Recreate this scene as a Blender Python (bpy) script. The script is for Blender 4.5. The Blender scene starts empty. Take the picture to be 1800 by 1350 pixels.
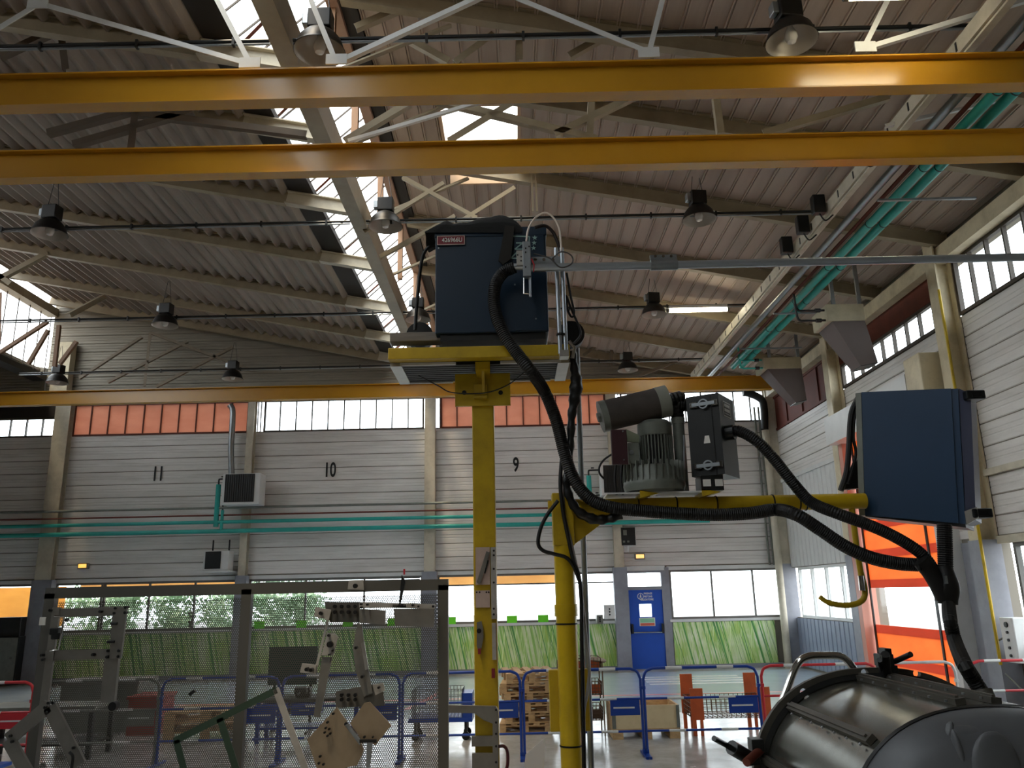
import bpy, bmesh, math, random
from mathutils import Vector, Matrix
random.seed(7)
SC = bpy.context.scene
COL = SC.collection
V = Vector

# ------------------------------------------------------------------ camera (1800 x 1350 frame)
FPX = 1410.0
PITCH = math.atan(367 / 1410.0)
ROLL = math.atan(0.022)
CH = 2.1
fw = V((0, math.cos(PITCH), math.sin(PITCH)))
r0 = V((1, 0, 0)); u0 = V((0, -math.sin(PITCH), math.cos(PITCH)))
rt = r0 * math.cos(ROLL) - u0 * math.sin(ROLL)
up = r0 * math.sin(ROLL) + u0 * math.cos(ROLL)
cam = bpy.data.cameras.new('camera'); cam_o = bpy.data.objects.new('camera', cam)
COL.objects.link(cam_o)
cam_o.matrix_world = Matrix(((rt.x, up.x, -fw.x, 0), (rt.y, up.y, -fw.y, 0), (rt.z, up.z, -fw.z, CH), (0, 0, 0, 1)))
cam.sensor_fit = 'HORIZONTAL'; cam.sensor_width = 36.0; cam.lens = 36.0 * FPX / 1800
cam.clip_start = 0.05; cam.clip_end = 300
SC.camera = cam_o

# ------------------------------------------------------------------ sky, sun, exposure
SC.view_settings.view_transform = 'Standard'
SC.view_settings.look = 'None'
SC.view_settings.gamma = 1.0
SC.view_settings.use_curve_mapping = False
SC.view_settings.exposure = 0.0
W = bpy.data.worlds.new('sky'); SC.world = W; W.use_nodes = True
bg = W.node_tree.nodes['Background']
bg.inputs['Color'].default_value = (0.90, 0.95, 1.0, 1)
bg.inputs['Strength'].default_value = 6.3
sun = bpy.data.lights.new('sun', 'SUN'); sun.energy = 3.5; sun.angle = math.radians(8.0); sun.color = (1.0, 0.80, 0.55)
sun_o = bpy.data.objects.new('sun', sun); COL.objects.link(sun_o)
sun_o.rotation_euler = V((0.24, 0.26, -1.0)).to_track_quat('-Z', 'Y').to_euler()
SC.cycles.use_denoising = True
SC.cycles.max_bounces = 10
SC.cycles.diffuse_bounces = 6
SC.cycles.transparent_max_bounces = 16
SC.cycles.sample_clamp_indirect = 6.0
SC.cycles.caustics_reflective = False
SC.cycles.caustics_refractive = False

# ------------------------------------------------------------------ pixel -> place
CP = V((0, 0, CH))
def ray(x, y): return fw + rt * ((x - 900) / FPX) + up * ((675 - y) / FPX)
def atY(x, y, Y): d = ray(x, y); return CP + d * (Y / d.y)
def atX(x, y, X): d = ray(x, y); return CP + d * (X / d.x)
def atZ(x, y, Z): d = ray(x, y); return CP + d * ((Z - CH) / d.z)

# ------------------------------------------------------------------ materials
def lin(c):
    if isinstance(c, str):
        c = c.lstrip('#'); c = [int(c[i:i + 2], 16) / 255 for i in (0, 2, 4)]
        return tuple(x / 12.92 if x <= .04045 else ((x + .055) / 1.055) ** 2.4 for x in c)
    return tuple(c)
MATS = {}
def mat(name, color, rough=.6, metal=0., dirt=.0, dirt_col='#2a241c', scale=3.0, stretch=(1, 1, 1), bump=0., bscale=40., spec=.4, coat=0.):
    if name in MATS: return MATS[name]
    m = bpy.data.materials.new(name); m.use_nodes = True; nt = m.node_tree
    b = nt.nodes['Principled BSDF']; c = lin(color)
    b.inputs['Base Color'].default_value = (*c, 1); b.inputs['Roughness'].default_value = rough
    b.inputs['Metallic'].default_value = metal; b.inputs['Specular IOR Level'].default_value = spec
    if coat: b.inputs['Coat Weight'].default_value = coat
    if dirt or bump:
        tc = nt.nodes.new('ShaderNodeNewGeometry'); mp = nt.nodes.new('ShaderNodeMapping')
        mp.inputs['Scale'].default_value = stretch
        nt.links.new(tc.outputs['Position'], mp.inputs['Vector'])
    if dirt:
        n = nt.nodes.new('ShaderNodeTexNoise'); n.inputs['Scale'].default_value = scale; n.inputs['Detail'].default_value = 6
        n.inputs['Roughness'].default_value = .65
        nt.links.new(mp.outputs[0], n.inputs['Vector'])
        r = nt.nodes.new('ShaderNodeValToRGB'); r.color_ramp.elements[0].position = .42; r.color_ramp.elements[1].position = .78
        nt.links.new(n.outputs['Fac'], r.inputs[0])
        mul = nt.nodes.new('ShaderNodeMath'); mul.operation = 'MULTIPLY'; mul.inputs[1].default_value = dirt
        nt.links.new(r.outputs[0], mul.inputs[0])
        mx = nt.nodes.new('ShaderNodeMix'); mx.data_type = 'RGBA'
        mx.inputs['A'].default_value = (*c, 1); mx.inputs['B'].default_value = (*lin(dirt_col), 1)
        nt.links.new(mul.outputs[0], mx.inputs['Factor']); nt.links.new(mx.outputs['Result'], b.inputs['Base Color'])
    if bump:
        n2 = nt.nodes.new('ShaderNodeTexNoise'); n2.inputs['Scale'].default_value = bscale; n2.inputs['Detail'].default_value = 4
        nt.links.new(mp.outputs[0], n2.inputs['Vector'])
        bm = nt.nodes.new('ShaderNodeBump'); bm.inputs['Strength'].default_value = bump; bm.inputs['Distance'].default_value = .01
        nt.links.new(n2.outputs['Fac'], bm.inputs['Height']); nt.links.new(bm.outputs[0], b.inputs['Normal'])
    MATS[name] = m; return m
def glassmat(name, tint=(1, 1, 1), gloss=.06, rough=.05):
    if name in MATS: return MATS[name]
    m = bpy.data.materials.new(name); m.use_nodes = True; nt = m.node_tree; nt.nodes.clear()
    o = nt.nodes.new('ShaderNodeOutputMaterial'); t = nt.nodes.new('ShaderNodeBsdfTransparent'); g = nt.nodes.new('ShaderNodeBsdfGlossy')
    t.inputs[0].default_value = (*tint, 1); g.inputs['Roughness'].default_value = rough
    x = nt.nodes.new('ShaderNodeMixShader'); x.inputs[0].default_value = gloss
    nt.links.new(t.outputs[0], x.inputs[1]); nt.links.new(g.outputs[0], x.inputs[2]); nt.links.new(x.outputs[0], o.inputs[0])
    MATS[name] = m; return m
def sheetmat(name, color, trans=.6, gloss=.05):
    """a translucent coloured sheet: daylight glows through it"""
    if name in MATS: return MATS[name]
    m = bpy.data.materials.new(name); m.use_nodes = True; nt = m.node_tree; nt.nodes.clear()
    o = nt.nodes.new('ShaderNodeOutputMaterial'); d = nt.nodes.new('ShaderNodeBsdfDiffuse'); t = nt.nodes.new('ShaderNodeBsdfTranslucent')
    c = (*lin(color), 1)
    tc = nt.nodes.new('ShaderNodeNewGeometry'); n = nt.nodes.new('ShaderNodeTexNoise'); n.inputs['Scale'].default_value = 1.3; n.inputs['Detail'].default_value = 5
    mp = nt.nodes.new('ShaderNodeMapping'); mp.inputs['Scale'].default_value = (1, 1, 2.5)
    nt.links.new(tc.outputs['Position'], mp.inputs[0]); nt.links.new(mp.outputs[0], n.inputs['Vector'])
    r = nt.nodes.new('ShaderNodeValToRGB'); r.color_ramp.elements[0].position = .3; r.color_ramp.elements[1].position = .75
    r.color_ramp.elements[0].color = (c[0] * .88, c[1] * .82, c[2] * .8, 1); r.color_ramp.elements[1].color = c
    nt.links.new(n.outputs['Fac'], r.inputs[0])
    nt.links.new(r.outputs[0], d.inputs[0]); nt.links.new(r.outputs[0], t.inputs[0])
    x = nt.nodes.new('ShaderNodeMixShader'); x.inputs[0].default_value = trans
    nt.links.new(d.outputs[0], x.inputs[1]); nt.links.new(t.outputs[0], x.inputs[2]); nt.links.new(x.outputs[0], o.inputs[0])
    MATS[name] = m; return m
def glowmat(name, color, strength):
    if name in MATS: return MATS[name]
    m = bpy.data.materials.new(name); m.use_nodes = True; nt = m.node_tree
    b = nt.nodes['Principled BSDF']; b.inputs['Emission Color'].default_value = (*lin(color), 1); b.inputs['Emission Strength'].default_value = strength
    MATS[name] = m; return m

M_clad = mat('white_cladding', '#dddad6', .5, dirt=.42, dirt_col='#8a847b', scale=1.6, stretch=(.35, .35, 2.2))
M_backing = mat('wall_backing', '#7c776c', .8)
M_cream = mat('cream_paint', '#c6bfac', .5, dirt=.5, dirt_col='#6b5f4c', scale=2.4)
M_cream2 = mat('cream_paint_right', '#d2c6a8', .5, dirt=.55, dirt_col='#6b5a40', scale=2.0)
M_greyp = mat('grey_paint', '#8f929a', .5, dirt=.35, dirt_col='#3f4148', scale=2.5)
M_beige = mat('beige_steel', '#9c9078', .55, dirt=.45, dirt_col='#4d4334', scale=2.2)
M_girder = mat('girder_paint', '#a39a86', .5, dirt=.4, dirt_col='#55493a', scale=1.5)
M_roofR = mat('roof_sheet_right', '#b8a798', .6, dirt=.5, dirt_col='#7a6659', scale=2.2, stretch=(1.2, .10, 1))
M_roofL = mat('roof_sheet_left', '#9c9085', .6, dirt=.6, dirt_col='#4e4239', scale=1.8, stretch=(1.2, .10, 1))
M_dark = mat('dark_gutter', '#2b2622', .7)
M_rust = mat('rust_flashing', '#6a2f20', .7, dirt=.6, dirt_col='#2f1812', scale=2)
M_orange = mat('orange_beam', '#bd8a22', .24, dirt=.25, dirt_col='#7a4a10', scale=1.2, spec=.5)
M_white = mat('white_paint', '#d5d6d4', .45, dirt=.2, dirt_col='#8d8d88')
M_teal = mat('teal_pipe', '#2fa59a', .4, dirt=.3, dirt_col='#1c5a55', scale=4)
M_galv = mat('galvanised', '#9aa0a4', .38, .85, dirt=.3, dirt_col='#5a5e62', scale=6)
M_steel = mat('zinc_tube', '#b4bcc4', .3, .75)
M_chrome = mat('chrome', '#c8c8c6', .12, 1.0)
M_alu = mat('aluminium', '#b5b2ac', .35, .9, dirt=.3, dirt_col='#77716a', scale=9)
M_yellow = mat('yellow_paint', '#c2a21c', .42, dirt=.45, dirt_col='#5f4a14', scale=4.5)
M_yellow2 = mat('yellow_paint_tube', '#cfae1e', .3, dirt=.4, dirt_col='#6a5316', scale=5)
M_navy = mat('navy_enamel', '#1d3a57', .35, dirt=.2, dirt_col='#12202c', scale=3)
M_navy2 = mat('navy_enamel_dark', '#10283c', .4, dirt=.2, dirt_col='#0d1b28', scale=3)
M_black = mat('black_rubber', '#0a0a0b', .5)
M_blackm = mat('black_metal', '#1b1d1e', .4, dirt=.2, dirt_col='#3a3a38', scale=6)
M_blackplastic = mat('black_plastic', '#15181a', .3)
M_grey = mat('grey_metal', '#7d8078', .45, .3, dirt=.4, dirt_col='#3a3b36', scale=5)
M_motor = mat('motor_grey', '#7b8079', .42, .2, dirt=.45, dirt_col='#2e302c', scale=7)
M_darkred = mat('dark_red_panel', '#3d2127', .5)
M_filter = mat('filter_body', '#4a4440', .75, dirt=.5, dirt_col='#23201d', scale=5, bump=.3)
M_jig = mat('jig_grey', '#83807a', .45, .5, dirt=.4, dirt_col='#4c4843', scale=6)
M_jigw = mat('jig_white', '#b9b5ae', .4, .3, dirt=.5, dirt_col='#5d564c', scale=7)
M_jigb = mat('jig_bronze', '#a3927b', .38, .55, dirt=.5, dirt_col='#5e503e', scale=5)
M_perf = mat('perforated_steel', '#5e5c57', .5, .3)
M_green = mat('dark_green_paint', '#35493a', .5, dirt=.4, dirt_col='#1d261f')
M_blue = mat('blue_paint', '#1f4fa8', .35)
M_blued = mat('blue_door_paint', '#1c52b8', .4, dirt=.15, dirt_col='#153a80')
M_red = mat('red_paint', '#c9343c', .4)
M_wood = mat('pallet_wood', '#c7a679', .75, dirt=.6, dirt_col='#7a5c3a', scale=8, stretch=(1, 1, 4))
M_woodp = mat('pale_plywood', '#d9c59c', .7, dirt=.3, dirt_col='#a88c5e', scale=6)
M_cage = mat('rust_orange_paint', '#c25a2c', .55, dirt=.4, dirt_col='#6e3620', scale=7)
M_wire = mat('rusty_wire', '#6c5648', .6, .4)
M_duct = mat('duct_brown', '#5f5350', .5, dirt=.25, dirt_col='#4a3f3a', scale=2)
M_ductd = mat('duct_box_cream', '#b5ac93', .5, dirt=.4, dirt_col='#5c5240')
M_tank = mat('tank_steel', '#74746c', .24, .75, dirt=.5, dirt_col='#33332e', scale=2.5, stretch=(1, 1, 1), bump=.06, bscale=12)
M_tankd = mat('tank_flange', '#59564f', .5, .4, dirt=.4, dirt_col='#2a2926')
M_tankp = mat('tank_end', '#63666a', .42, .2, dirt=.35, dirt_col='#3b3b3a', scale=4)
M_lamp = mat('lamp_black', '#161412', .45)
M_lampin = mat('lamp_inside', '#b8b1a6', .4, .3)
M_bulb = mat('bulb_glass', '#dcd9d2', .2)
M_pink = mat('pinkish_plate', '#c7b0a4', .45, .2, dirt=.4, dirt_col='#8d7768', scale=8)
M_rag = mat('black_cloth', '#1a1b1b', .9, bump=.5, bscale=30)
M_lime = mat('lime_card', '#6ede2a', .6)
M_paper = mat('paper', '#e4e2dc', .7)
M_signgreen = mat('sign_green', '#8fc9a4', .6)
M_signred = mat('sign_red', '#d06a58', .6)
M_redplate = mat('red_plate', '#7e2430', .45)
M_leaf = mat('leaf', '#a3bb9c', .6, dirt=.4, dirt_col='#7c9a80', scale=1.5)
M_bark = mat('bark', '#4a4038', .9)
M_asphalt = mat('asphalt', '#8a8a88', .9)
M_glass = glassmat('window_glass', (.96, .98, .98), .04)
M_rooflight = glassmat('rooflight_glass', (.95, .95, .92), .04)
M_salmon = sheetmat('salmon_sheet', '#d9ad98', .42)
M_curtain = sheetmat('orange_curtain', '#ffb274', .5)
M_curtred = sheetmat('red_curtain_bar', '#ee7e60', .35)
M_awn = sheetmat('orange_awning', '#f3d29c', .45)

def bamboo():
    m = bpy.data.materials.new('bamboo_print'); m.use_nodes = True; nt = m.node_tree; b = nt.nodes['Principled BSDF']
    g = nt.nodes.new('ShaderNodeNewGeometry'); sx = nt.nodes.new('ShaderNodeSeparateXYZ'); nt.links.new(g.outputs['Position'], sx.inputs[0])
    def math_(op, a, c=None):
        n = nt.nodes.new('ShaderNodeMath'); n.operation = op
        for i, q in enumerate((a, c)):
            if q is None: continue
            if isinstance(q, (int, float)): n.inputs[i].default_value = q
            else: nt.links.new(q, n.inputs[i])
        return n.outputs[0]
    def stalks(freq, lean, lo, hi, seed):
        u = math_('ADD', sx.outputs[0], math_('MULTIPLY', sx.outputs[2], lean))
        cx = nt.nodes.new('ShaderNodeCombineXYZ'); nt.links.new(math_('MULTIPLY', u, freq), cx.inputs[0]); nt.links.new(math_('MULTIPLY', sx.outputs[2], .15), cx.inputs[1]); cx.inputs[2].default_value = seed
        n = nt.nodes.new('ShaderNodeTexNoise'); n.inputs['Scale'].default_value = 1; n.inputs['Detail'].default_value = 2.5
        nt.links.new(cx.outputs[0], n.inputs['Vector'])
        r = nt.nodes.new('ShaderNodeValToRGB'); r.color_ramp.elements[0].position = lo; r.color_ramp.elements[1].position = hi
        nt.links.new(n.outputs['Fac'], r.inputs[0]); return r.outputs[0]
    bgn = nt.nodes.new('ShaderNodeTexNoise'); bgn.inputs['Scale'].default_value = 1.7; bgn.inputs['Detail'].default_value = 4
    nt.links.new(g.outputs['Position'], bgn.inputs['Vector'])
    r0_ = nt.nodes.new('ShaderNodeValToRGB'); e = r0_.color_ramp.elements
    e[0].position = .35; e[0].color = (*lin('#a9c862'), 1); e[1].position = .65; e[1].color = (*lin('#dfe6c8'), 1)
    nt.links.new(bgn.outputs['Fac'], r0_.inputs[0])
    def mix(f, a, c):
        n = nt.nodes.new('ShaderNodeMix'); n.data_type = 'RGBA'; nt.links.new(f, n.inputs['Factor'])
        for k, q in (('A', a), ('B', c)):
            if isinstance(q, str): n.inputs[k].default_value = (*lin(q), 1)
            else: nt.links.new(q, n.inputs[k])
        return n.outputs['Result']
    c1 = mix(stalks(15, .18, .5, .56, 1.), r0_.outputs[0], '#9cc86a')
    c2 = mix(stalks(22, -.12, .55, .6, 7.), c1, '#d3e6a6')
    c3 = mix(stalks(12, .22, .56, .60, 13.), c2, '#559a4e')
    c4 = mix(stalks(27, .25, .6, .64, 21.), c3, '#3f7f44')
    nt.links.new(c4, b.inputs['Base Color']); b.inputs['Roughness'].default_value = .45
    return m
M_bamboo = bamboo()

def floor_mat():
    m = bpy.data.materials.new('epoxy_floor'); m.use_nodes = True; nt = m.node_tree; b = nt.nodes['Principled BSDF']
    g = nt.nodes.new('ShaderNodeNewGeometry')
    n = nt.nodes.new('ShaderNodeTexNoise'); n.inputs['Scale'].default_value = 1.2; n.inputs['Detail'].default_value = 8; n.inputs['Roughness'].default_value = .7
    nt.links.new(g.outputs['Position'], n.inputs['Vector'])
    r = nt.nodes.new('ShaderNodeValToRGB'); r.color_ramp.elements[0].position = .3; r.color_ramp.elements[1].position = .7
    r.color_ramp.elements[0].color = (*lin('#8d8b86'), 1); r.color_ramp.elements[1].color = (*lin('#bdbdbb'), 1)
    nt.links.new(n.outputs['Fac'], r.inputs[0]); nt.links.new(r.outputs[0], b.inputs['Base Color'])
    n2 = nt.nodes.new('ShaderNodeTexNoise'); n2.inputs['Scale'].default_value = 5; n2.inputs['Detail'].default_value = 5
    nt.links.new(g.outputs['Position'], n2.inputs['Vector'])
    r2 = nt.nodes.new('ShaderNodeMapRange'); r2.inputs['To Min'].default_value = .10; r2.inputs['To Max'].default_value = .34
    nt.links.new(n2.outputs['Fac'], r2.inputs[0]); nt.links.new(r2.outputs[0], b.inputs['Roughness'])
    bm = nt.nodes.new('ShaderNodeBump'); bm.inputs['Strength'].default_value = .05
    nt.links.new(n2.outputs['Fac'], bm.inputs['Height']); nt.links.new(bm.outputs[0], b.inputs['Normal'])
    b.inputs['Specular IOR Level'].default_value = .6
    return m
M_floor = floor_mat()
M_zone = mat('blue_floor_paint', '#c6d4e0', .12, dirt=.25, dirt_col='#7d8e9c', scale=1.2, spec=.6)
M_lineW = mat('white_floor_line', '#d8d8d4', .3); M_lineR = mat('red_floor_line', '#c8463c', .35)

# ------------------------------------------------------------------ mesh building
class MB:
    def __init__(s): s.v = []; s.f = []
    def add(s, vs, fs):
        k = len(s.v); s.v += [V(p) for p in vs]; s.f += [tuple(i + k for i in f) for f in fs]; return s
    def box(s, x0, x1, y0, y1, z0, z1):
        return s.add([(x0, y0, z0), (x1, y0, z0), (x1, y1, z0), (x0, y1, z0), (x0, y0, z1), (x1, y0, z1), (x1, y1, z1), (x0, y1, z1)],
                     [(0, 3, 2, 1), (4, 5, 6, 7), (0, 1, 5, 4), (1, 2, 6, 5), (2, 3, 7, 6), (3, 0, 4, 7)])
    def bbox(s, a, b, bev):
        """box with bevelled edges"""
        x0, x1 = sorted((a[0], b[0])); y0, y1 = sorted((a[1], b[1])); z0, z1 = sorted((a[2], b[2]))
        bm = bmesh.new(); bmesh.ops.create_cube(bm, size=1)
        for q in bm.verts: q.co = V(((x0 + x1) / 2 + q.co.x * (x1 - x0), (y0 + y1) / 2 + q.co.y * (y1 - y0), (z0 + z1) / 2 + q.co.z * (z1 - z0)))
        bmesh.ops.bevel(bm, geom=bm.edges[:], offset=bev, segments=2, profile=.5, affect='EDGES')
        bm.verts.index_update()
        s.add([q.co.copy() for q in bm.verts], [tuple(q.index for q in f.verts) for f in bm.faces]); bm.free(); return s
    def prof(s, pts, p0, p1, upv=(0, 0, 1), caps=True):
        p0 = V(p0); p1 = V(p1); d = (p1 - p0).normalized(); upv = V(upv)
        if abs(d.dot(upv)) > .98: upv = V((0, 1, 0))
        sd = d.cross(upv).normalized(); u2 = sd.cross(d).normalized(); n = len(pts)
        vs = [p + sd * a + u2 * b for p in (p0, p1) for a, b in pts]
        fs = [(i, (i + 1) % n, n + (i + 1) % n, n + i) for i in range(n)]
        if caps: fs += [tuple(range(n - 1, -1, -1)), tuple(range(n, 2 * n))]
        return s.add(vs, fs)
    def bar(s, p0, p1, w, h=None, upv=(0, 0, 1)):
        h = h or w; return s.prof([(-w / 2, -h / 2), (w / 2, -h / 2), (w / 2, h / 2), (-w / 2, h / 2)], p0, p1, upv)
    def ibeam(s, p0, p1, w, h, t=.02, upv=(0, 0, 1)):
        a = w / 2; b = h / 2; q = t / 2
        return s.prof([(-a, -b), (a, -b), (a, -b + t), (q, -b + t), (q, b - t), (a, b - t), (a, b), (-a, b), (-a, b - t), (-q, b - t), (-q, -b + t), (-a, -b + t)], p0, p1, upv)
    def angle(s, p0, p1, w, t=.008, upv=(0, 0, 1)):
        return s.prof([(-w / 2, -w / 2), (w / 2, -w / 2), (w / 2, -w / 2 + t), (-w / 2 + t, -w / 2 + t), (-w / 2 + t, w / 2), (-w / 2, w / 2)], p0, p1, upv)
    def tube(s, pts, r, n=10, caps=True):
        pts = [V(p) for p in pts]; m = len(pts); rs = r if isinstance(r, (list, tuple)) else [r] * m
        t0 = (pts[1] - pts[0]).normalized(); a = V((0, 0, 1)) if abs(t0.z) < .9 else V((1, 0, 0)); nrm = t0.cross(a).normalized()
        vs = []; prev = t0
        for i, p in enumerate(pts):
            t = (pts[min(i + 1, m - 1)] - pts[max(i - 1, 0)]).normalized()
            if i: nrm = prev.rotation_difference(t) @ nrm
            nrm = (nrm - t * nrm.dot(t)).normalized(); bn = t.cross(nrm); prev = t
            vs += [p + (nrm * math.cos(2 * math.pi * j / n) + bn * math.sin(2 * math.pi * j / n)) * rs[i] for j in range(n)]
        fs = [(i * n + j, i * n + (j + 1) % n, (i + 1) * n + (j + 1) % n, (i + 1) * n + j) for i in range(m - 1) for j in range(n)]
        if caps: fs += [tuple(range(n - 1, -1, -1)), tuple(range((m - 1) * n, m * n))]
        return s.add(vs, fs)
    def cyl(s, p0, p1, r, r2=None, n=16): return s.tube([p0, p1], [r, r if r2 is None else r2], n)
    def lathe(s, prof, c, axis=(0, 0, 1), n=24, caps=True):
        c = V(c); ax = V(axis).normalized(); a = V((1, 0, 0)) if abs(ax.x) < .9 else V((0, 1, 0)); e1 = ax.cross(a).normalized(); e2 = ax.cross(e1)
        m = len(prof)
        vs = [c + ax * z + (e1 * math.cos(2 * math.pi * j / n) + e2 * math.sin(2 * math.pi * j / n)) * max(r, 1e-4) for r, z in prof for j in range(n)]
        fs = [(i * n + j, i * n + (j + 1) % n, (i + 1) * n + (j + 1) % n, (i + 1) * n + j) for i in range(m - 1) for j in range(n)]
        if caps: fs += [tuple(range(n - 1, -1, -1)), tuple(range((m - 1) * n, m * n))]
        return s.add(vs, fs)
    def prism(s, pts, vec):
        pts = [V(p) for p in pts]; n = len(pts); vec = V(vec)
        return s.add(pts + [p + vec for p in pts], [tuple(range(n)), tuple(range(2 * n - 1, n - 1, -1))] + [(i, n + i, n + (i + 1) % n, (i + 1) % n) for i in range(n)])
    def quad(s, *p): return s.add(p, [tuple(range(len(p)))])

WM = {}
def reg(o, M): WM[o.name] = M
def link(o, parent=None, M=None):
    COL.objects.link(o); M = M or Matrix.Identity(4); reg(o, M)
    if parent is not None:
        o.parent = parent; o.matrix_parent_inverse = WM[parent.name].inverted()
    o.matrix_basis = M
    return o
def tag(o, label=None, cat=None, group=None, kind=None):
    for k, q in (('label', label), ('category', cat), ('group', group), ('kind', kind)):
        if q: o[k] = q
    return o
def mesh_of(name, mb, m, smooth=False, fix=True):
    me = bpy.data.meshes.new(name); me.from_pydata([tuple(p) for p in mb.v], [], mb.f)
    if fix:
        bm = bmesh.new(); bm.from_mesh(me); bmesh.ops.recalc_face_normals(bm, faces=bm.faces[:]); bm.to_mesh(me); bm.free()
    me.materials.append(m)
    if smooth: me.shade_smooth(); me.set_sharp_from_angle(angle=.7)
    return me
def obj(name, mb, m, parent=None, label=None, cat=None, group=None, kind=None, smooth=False, fix=True):
    lo = V([min(p[i] for p in mb.v) for i in range(3)]); hi = V([max(p[i] for p in mb.v) for i in range(3)]); c = (lo + hi) / 2
    if parent is None: c.z = lo.z
    mb.v = [p - c for p in mb.v]
    o = bpy.data.objects.new(name, mesh_of(name, mb, m, smooth, fix))
    link(o, parent, Matrix.Translation(c)); return tag(o, label, cat, group, kind)
def inst(name, me, parent, loc, rot=None):
    o = bpy.data.objects.new(name, me)
    return link(o, parent, Matrix.Translation(V(loc)) @ (rot.to_4x4() if rot else Matrix.Identity(4)))
def thing(name, label, cat, loc=(0, 0, 0), group=None, kind=None):
    o = bpy.data.objects.new(name, None); o.empty_display_size = .2
    link(o, None, Matrix.Translation(V(loc))); return tag(o, label, cat, group, kind)
def copy_tree(o, M=None, parent=None):
    """copy a thing with its parts; M moves the root"""
    c = o.copy(); COL.objects.link(c); reg(c, M if M is not None else WM[o.name])
    if parent is None: c.matrix_basis = M
    else: c.parent = parent; c.matrix_parent_inverse = o.matrix_parent_inverse.copy()
    for ch in [q for q in bpy.data.objects if q.parent == o]: copy_tree(ch, None, c)
    return c
def smoothpath(pts, k=8):
    pts = [V(p) for p in pts]; q = [pts[0] * 2 - pts[1]] + pts + [pts[-1] * 2 - pts[-2]]; out = []
    for i in range(1, len(q) - 2):
        a, b, c, d = q[i - 1:i + 3]
        for j in range(k):
            t = j / k; out.append(.5 * ((2 * b) + (c - a) * t + (2 * a - 5 * b + 4 * c - d) * t * t + (3 * b - a - 3 * c + d) * t ** 3))
    return out + [pts[-1]]
def resample(pts, step):
    out = [pts[0]]; acc = 0.
    for a, b in zip(pts, pts[1:]):
        L = (b - a).length
        if L < 1e-6: continue
        t = step - acc
        while t <= L: out.append(a.lerp(b, t / L)); t += step
        acc = (acc + L) % step
    return out
def cable(name, pts, r, m, parent=None, k=8, n=8, **kw):
    return obj(name, MB().tube(smoothpath(pts, k), r, n), m, parent, smooth=True, **kw)
def hose(name, pts, r, m=None, parent=None, pitch=.012, **kw):
    p = resample(smoothpath(pts, 16), pitch / 2)
    return obj(name, MB().tube(p, [r if i % 2 else r * .91 for i in range(len(p))], 14), m or M_black, parent, smooth=False, **kw)
def pxs(l, Y): return [atY(x, y, Y) for x, y in l]
def plate(name, poly, Y, t, m, parent=None, **kw):
    """flat metal plate standing in the plane Y, outline given in picture pixels, thickness t towards the back"""
    return obj(name, MB().prism(pxs(poly, Y), (0, t, 0)), m, parent, **kw)
def disc(name, x, y, Y, rpx, t, m, parent=None, n=12, **kw):
    c = atY(x, y, Y); r = rpx * Y / FPX
    return obj(name, MB().cyl(c, c + V((0, t, 0)), r, n=n), m, parent, **kw)
def textmesh(body, size, depth=.002, bold=False):
    cu = bpy.data.curves.new('txt', 'FONT'); cu.body = body; cu.size = size; cu.extrude = depth; cu.align_x = 'CENTER'; cu.align_y = 'CENTER'
    if bold: cu.offset = size * .02
    o = bpy.data.objects.new('txt', cu); COL.objects.link(o)
    dg = bpy.context.evaluated_depsgraph_get(); me = bpy.data.meshes.new_from_object(o.evaluated_get(dg))
    bpy.data.objects.remove(o); return me
def text(name, body, size, loc, m, parent, rot=None, bold=False, sx=1.):
    me = textmesh(body, size, bold=bold); me.materials.clear(); me.materials.append(m)
    R = rot or Matrix.Rotation(math.pi / 2, 3, 'X')
    o = bpy.data.objects.new(name, me)
    return link(o, parent, Matrix.Translation(V(loc)) @ R.to_4x4() @ Matrix.Diagonal((sx, 1, 1, 1)))
# ================================================================== THE HALL
D = 23.0; XR = 7.6; XL = -22.0; YF = -10.0
zRb = lambda x: 7.70 + .195 * (7.53 - x)          # underside of the right bay's roof beams
zR = lambda x: zRb(x) + .28                         # roof sheet of the right bay
zLb = lambda x: 8.52 + .2 * (-2.55 - x)
zL = lambda x: zLb(x) + .28
RIDGE_R = -2.2; RIDGE_L = -13.8
def TB(u, w, v): return V((u, D + w, v))
def TR(u, w, v): return V((XR + w, u, v))
def boxT(mb, T, u0, u1, w0, w1, v0, v1):
    a = T(u0, w0, v0); b = T(u1, w1, v1)
    return mb.box(*sorted((a.x, b.x)), *sorted((a.y, b.y)), *sorted((a.z, b.z)))

# floor, markings
obj('floor', MB().box(XL, XR + .3, YF, D + .3, -.1, 0), M_floor, kind='structure', label='grey glossy painted concrete floor of the hall')
obj('floor_zone', MB().box(XL + .5, XR - .1, 15.2, 22.3, .001, .004), M_zone, label='pale blue painted walkway strip along the back wall', cat='floor marking')
for x0, x1, y in ((3.0, 5.4, 20.9), (3.0, 5.4, 20.4), (3.0, 5.4, 19.9), (3.0, 5.4, 19.4)):
    obj('crossing_stripe', MB().box(x0, x1, y, y + .26, .0045, .006), M_lineW, label='white pedestrian crossing stripe on the floor before the blue door', cat='floor marking', group='crossing stripes before the blue door')
obj('floor_line', MB().box(-8, 6.8, 17.6, 17.72, .0045, .006), M_lineR, label='long red line painted on the walkway floor', cat='floor marking')
obj('floor_line', MB().prism([(-2.2, 16.2, .0045), (-2.08, 16.2, .0045), (-1.55, 19.6, .0045), (-1.67, 19.6, .0045)], (0, 0, .0015)), M_lineR, label='short slanted red line on the floor behind the yellow square post', cat='floor marking')
obj('yard', MB().box(-60, 60, D + .3, 90, -.25, -.15), M_asphalt, kind='structure', label='pale asphalt yard outside the back wall')
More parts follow.
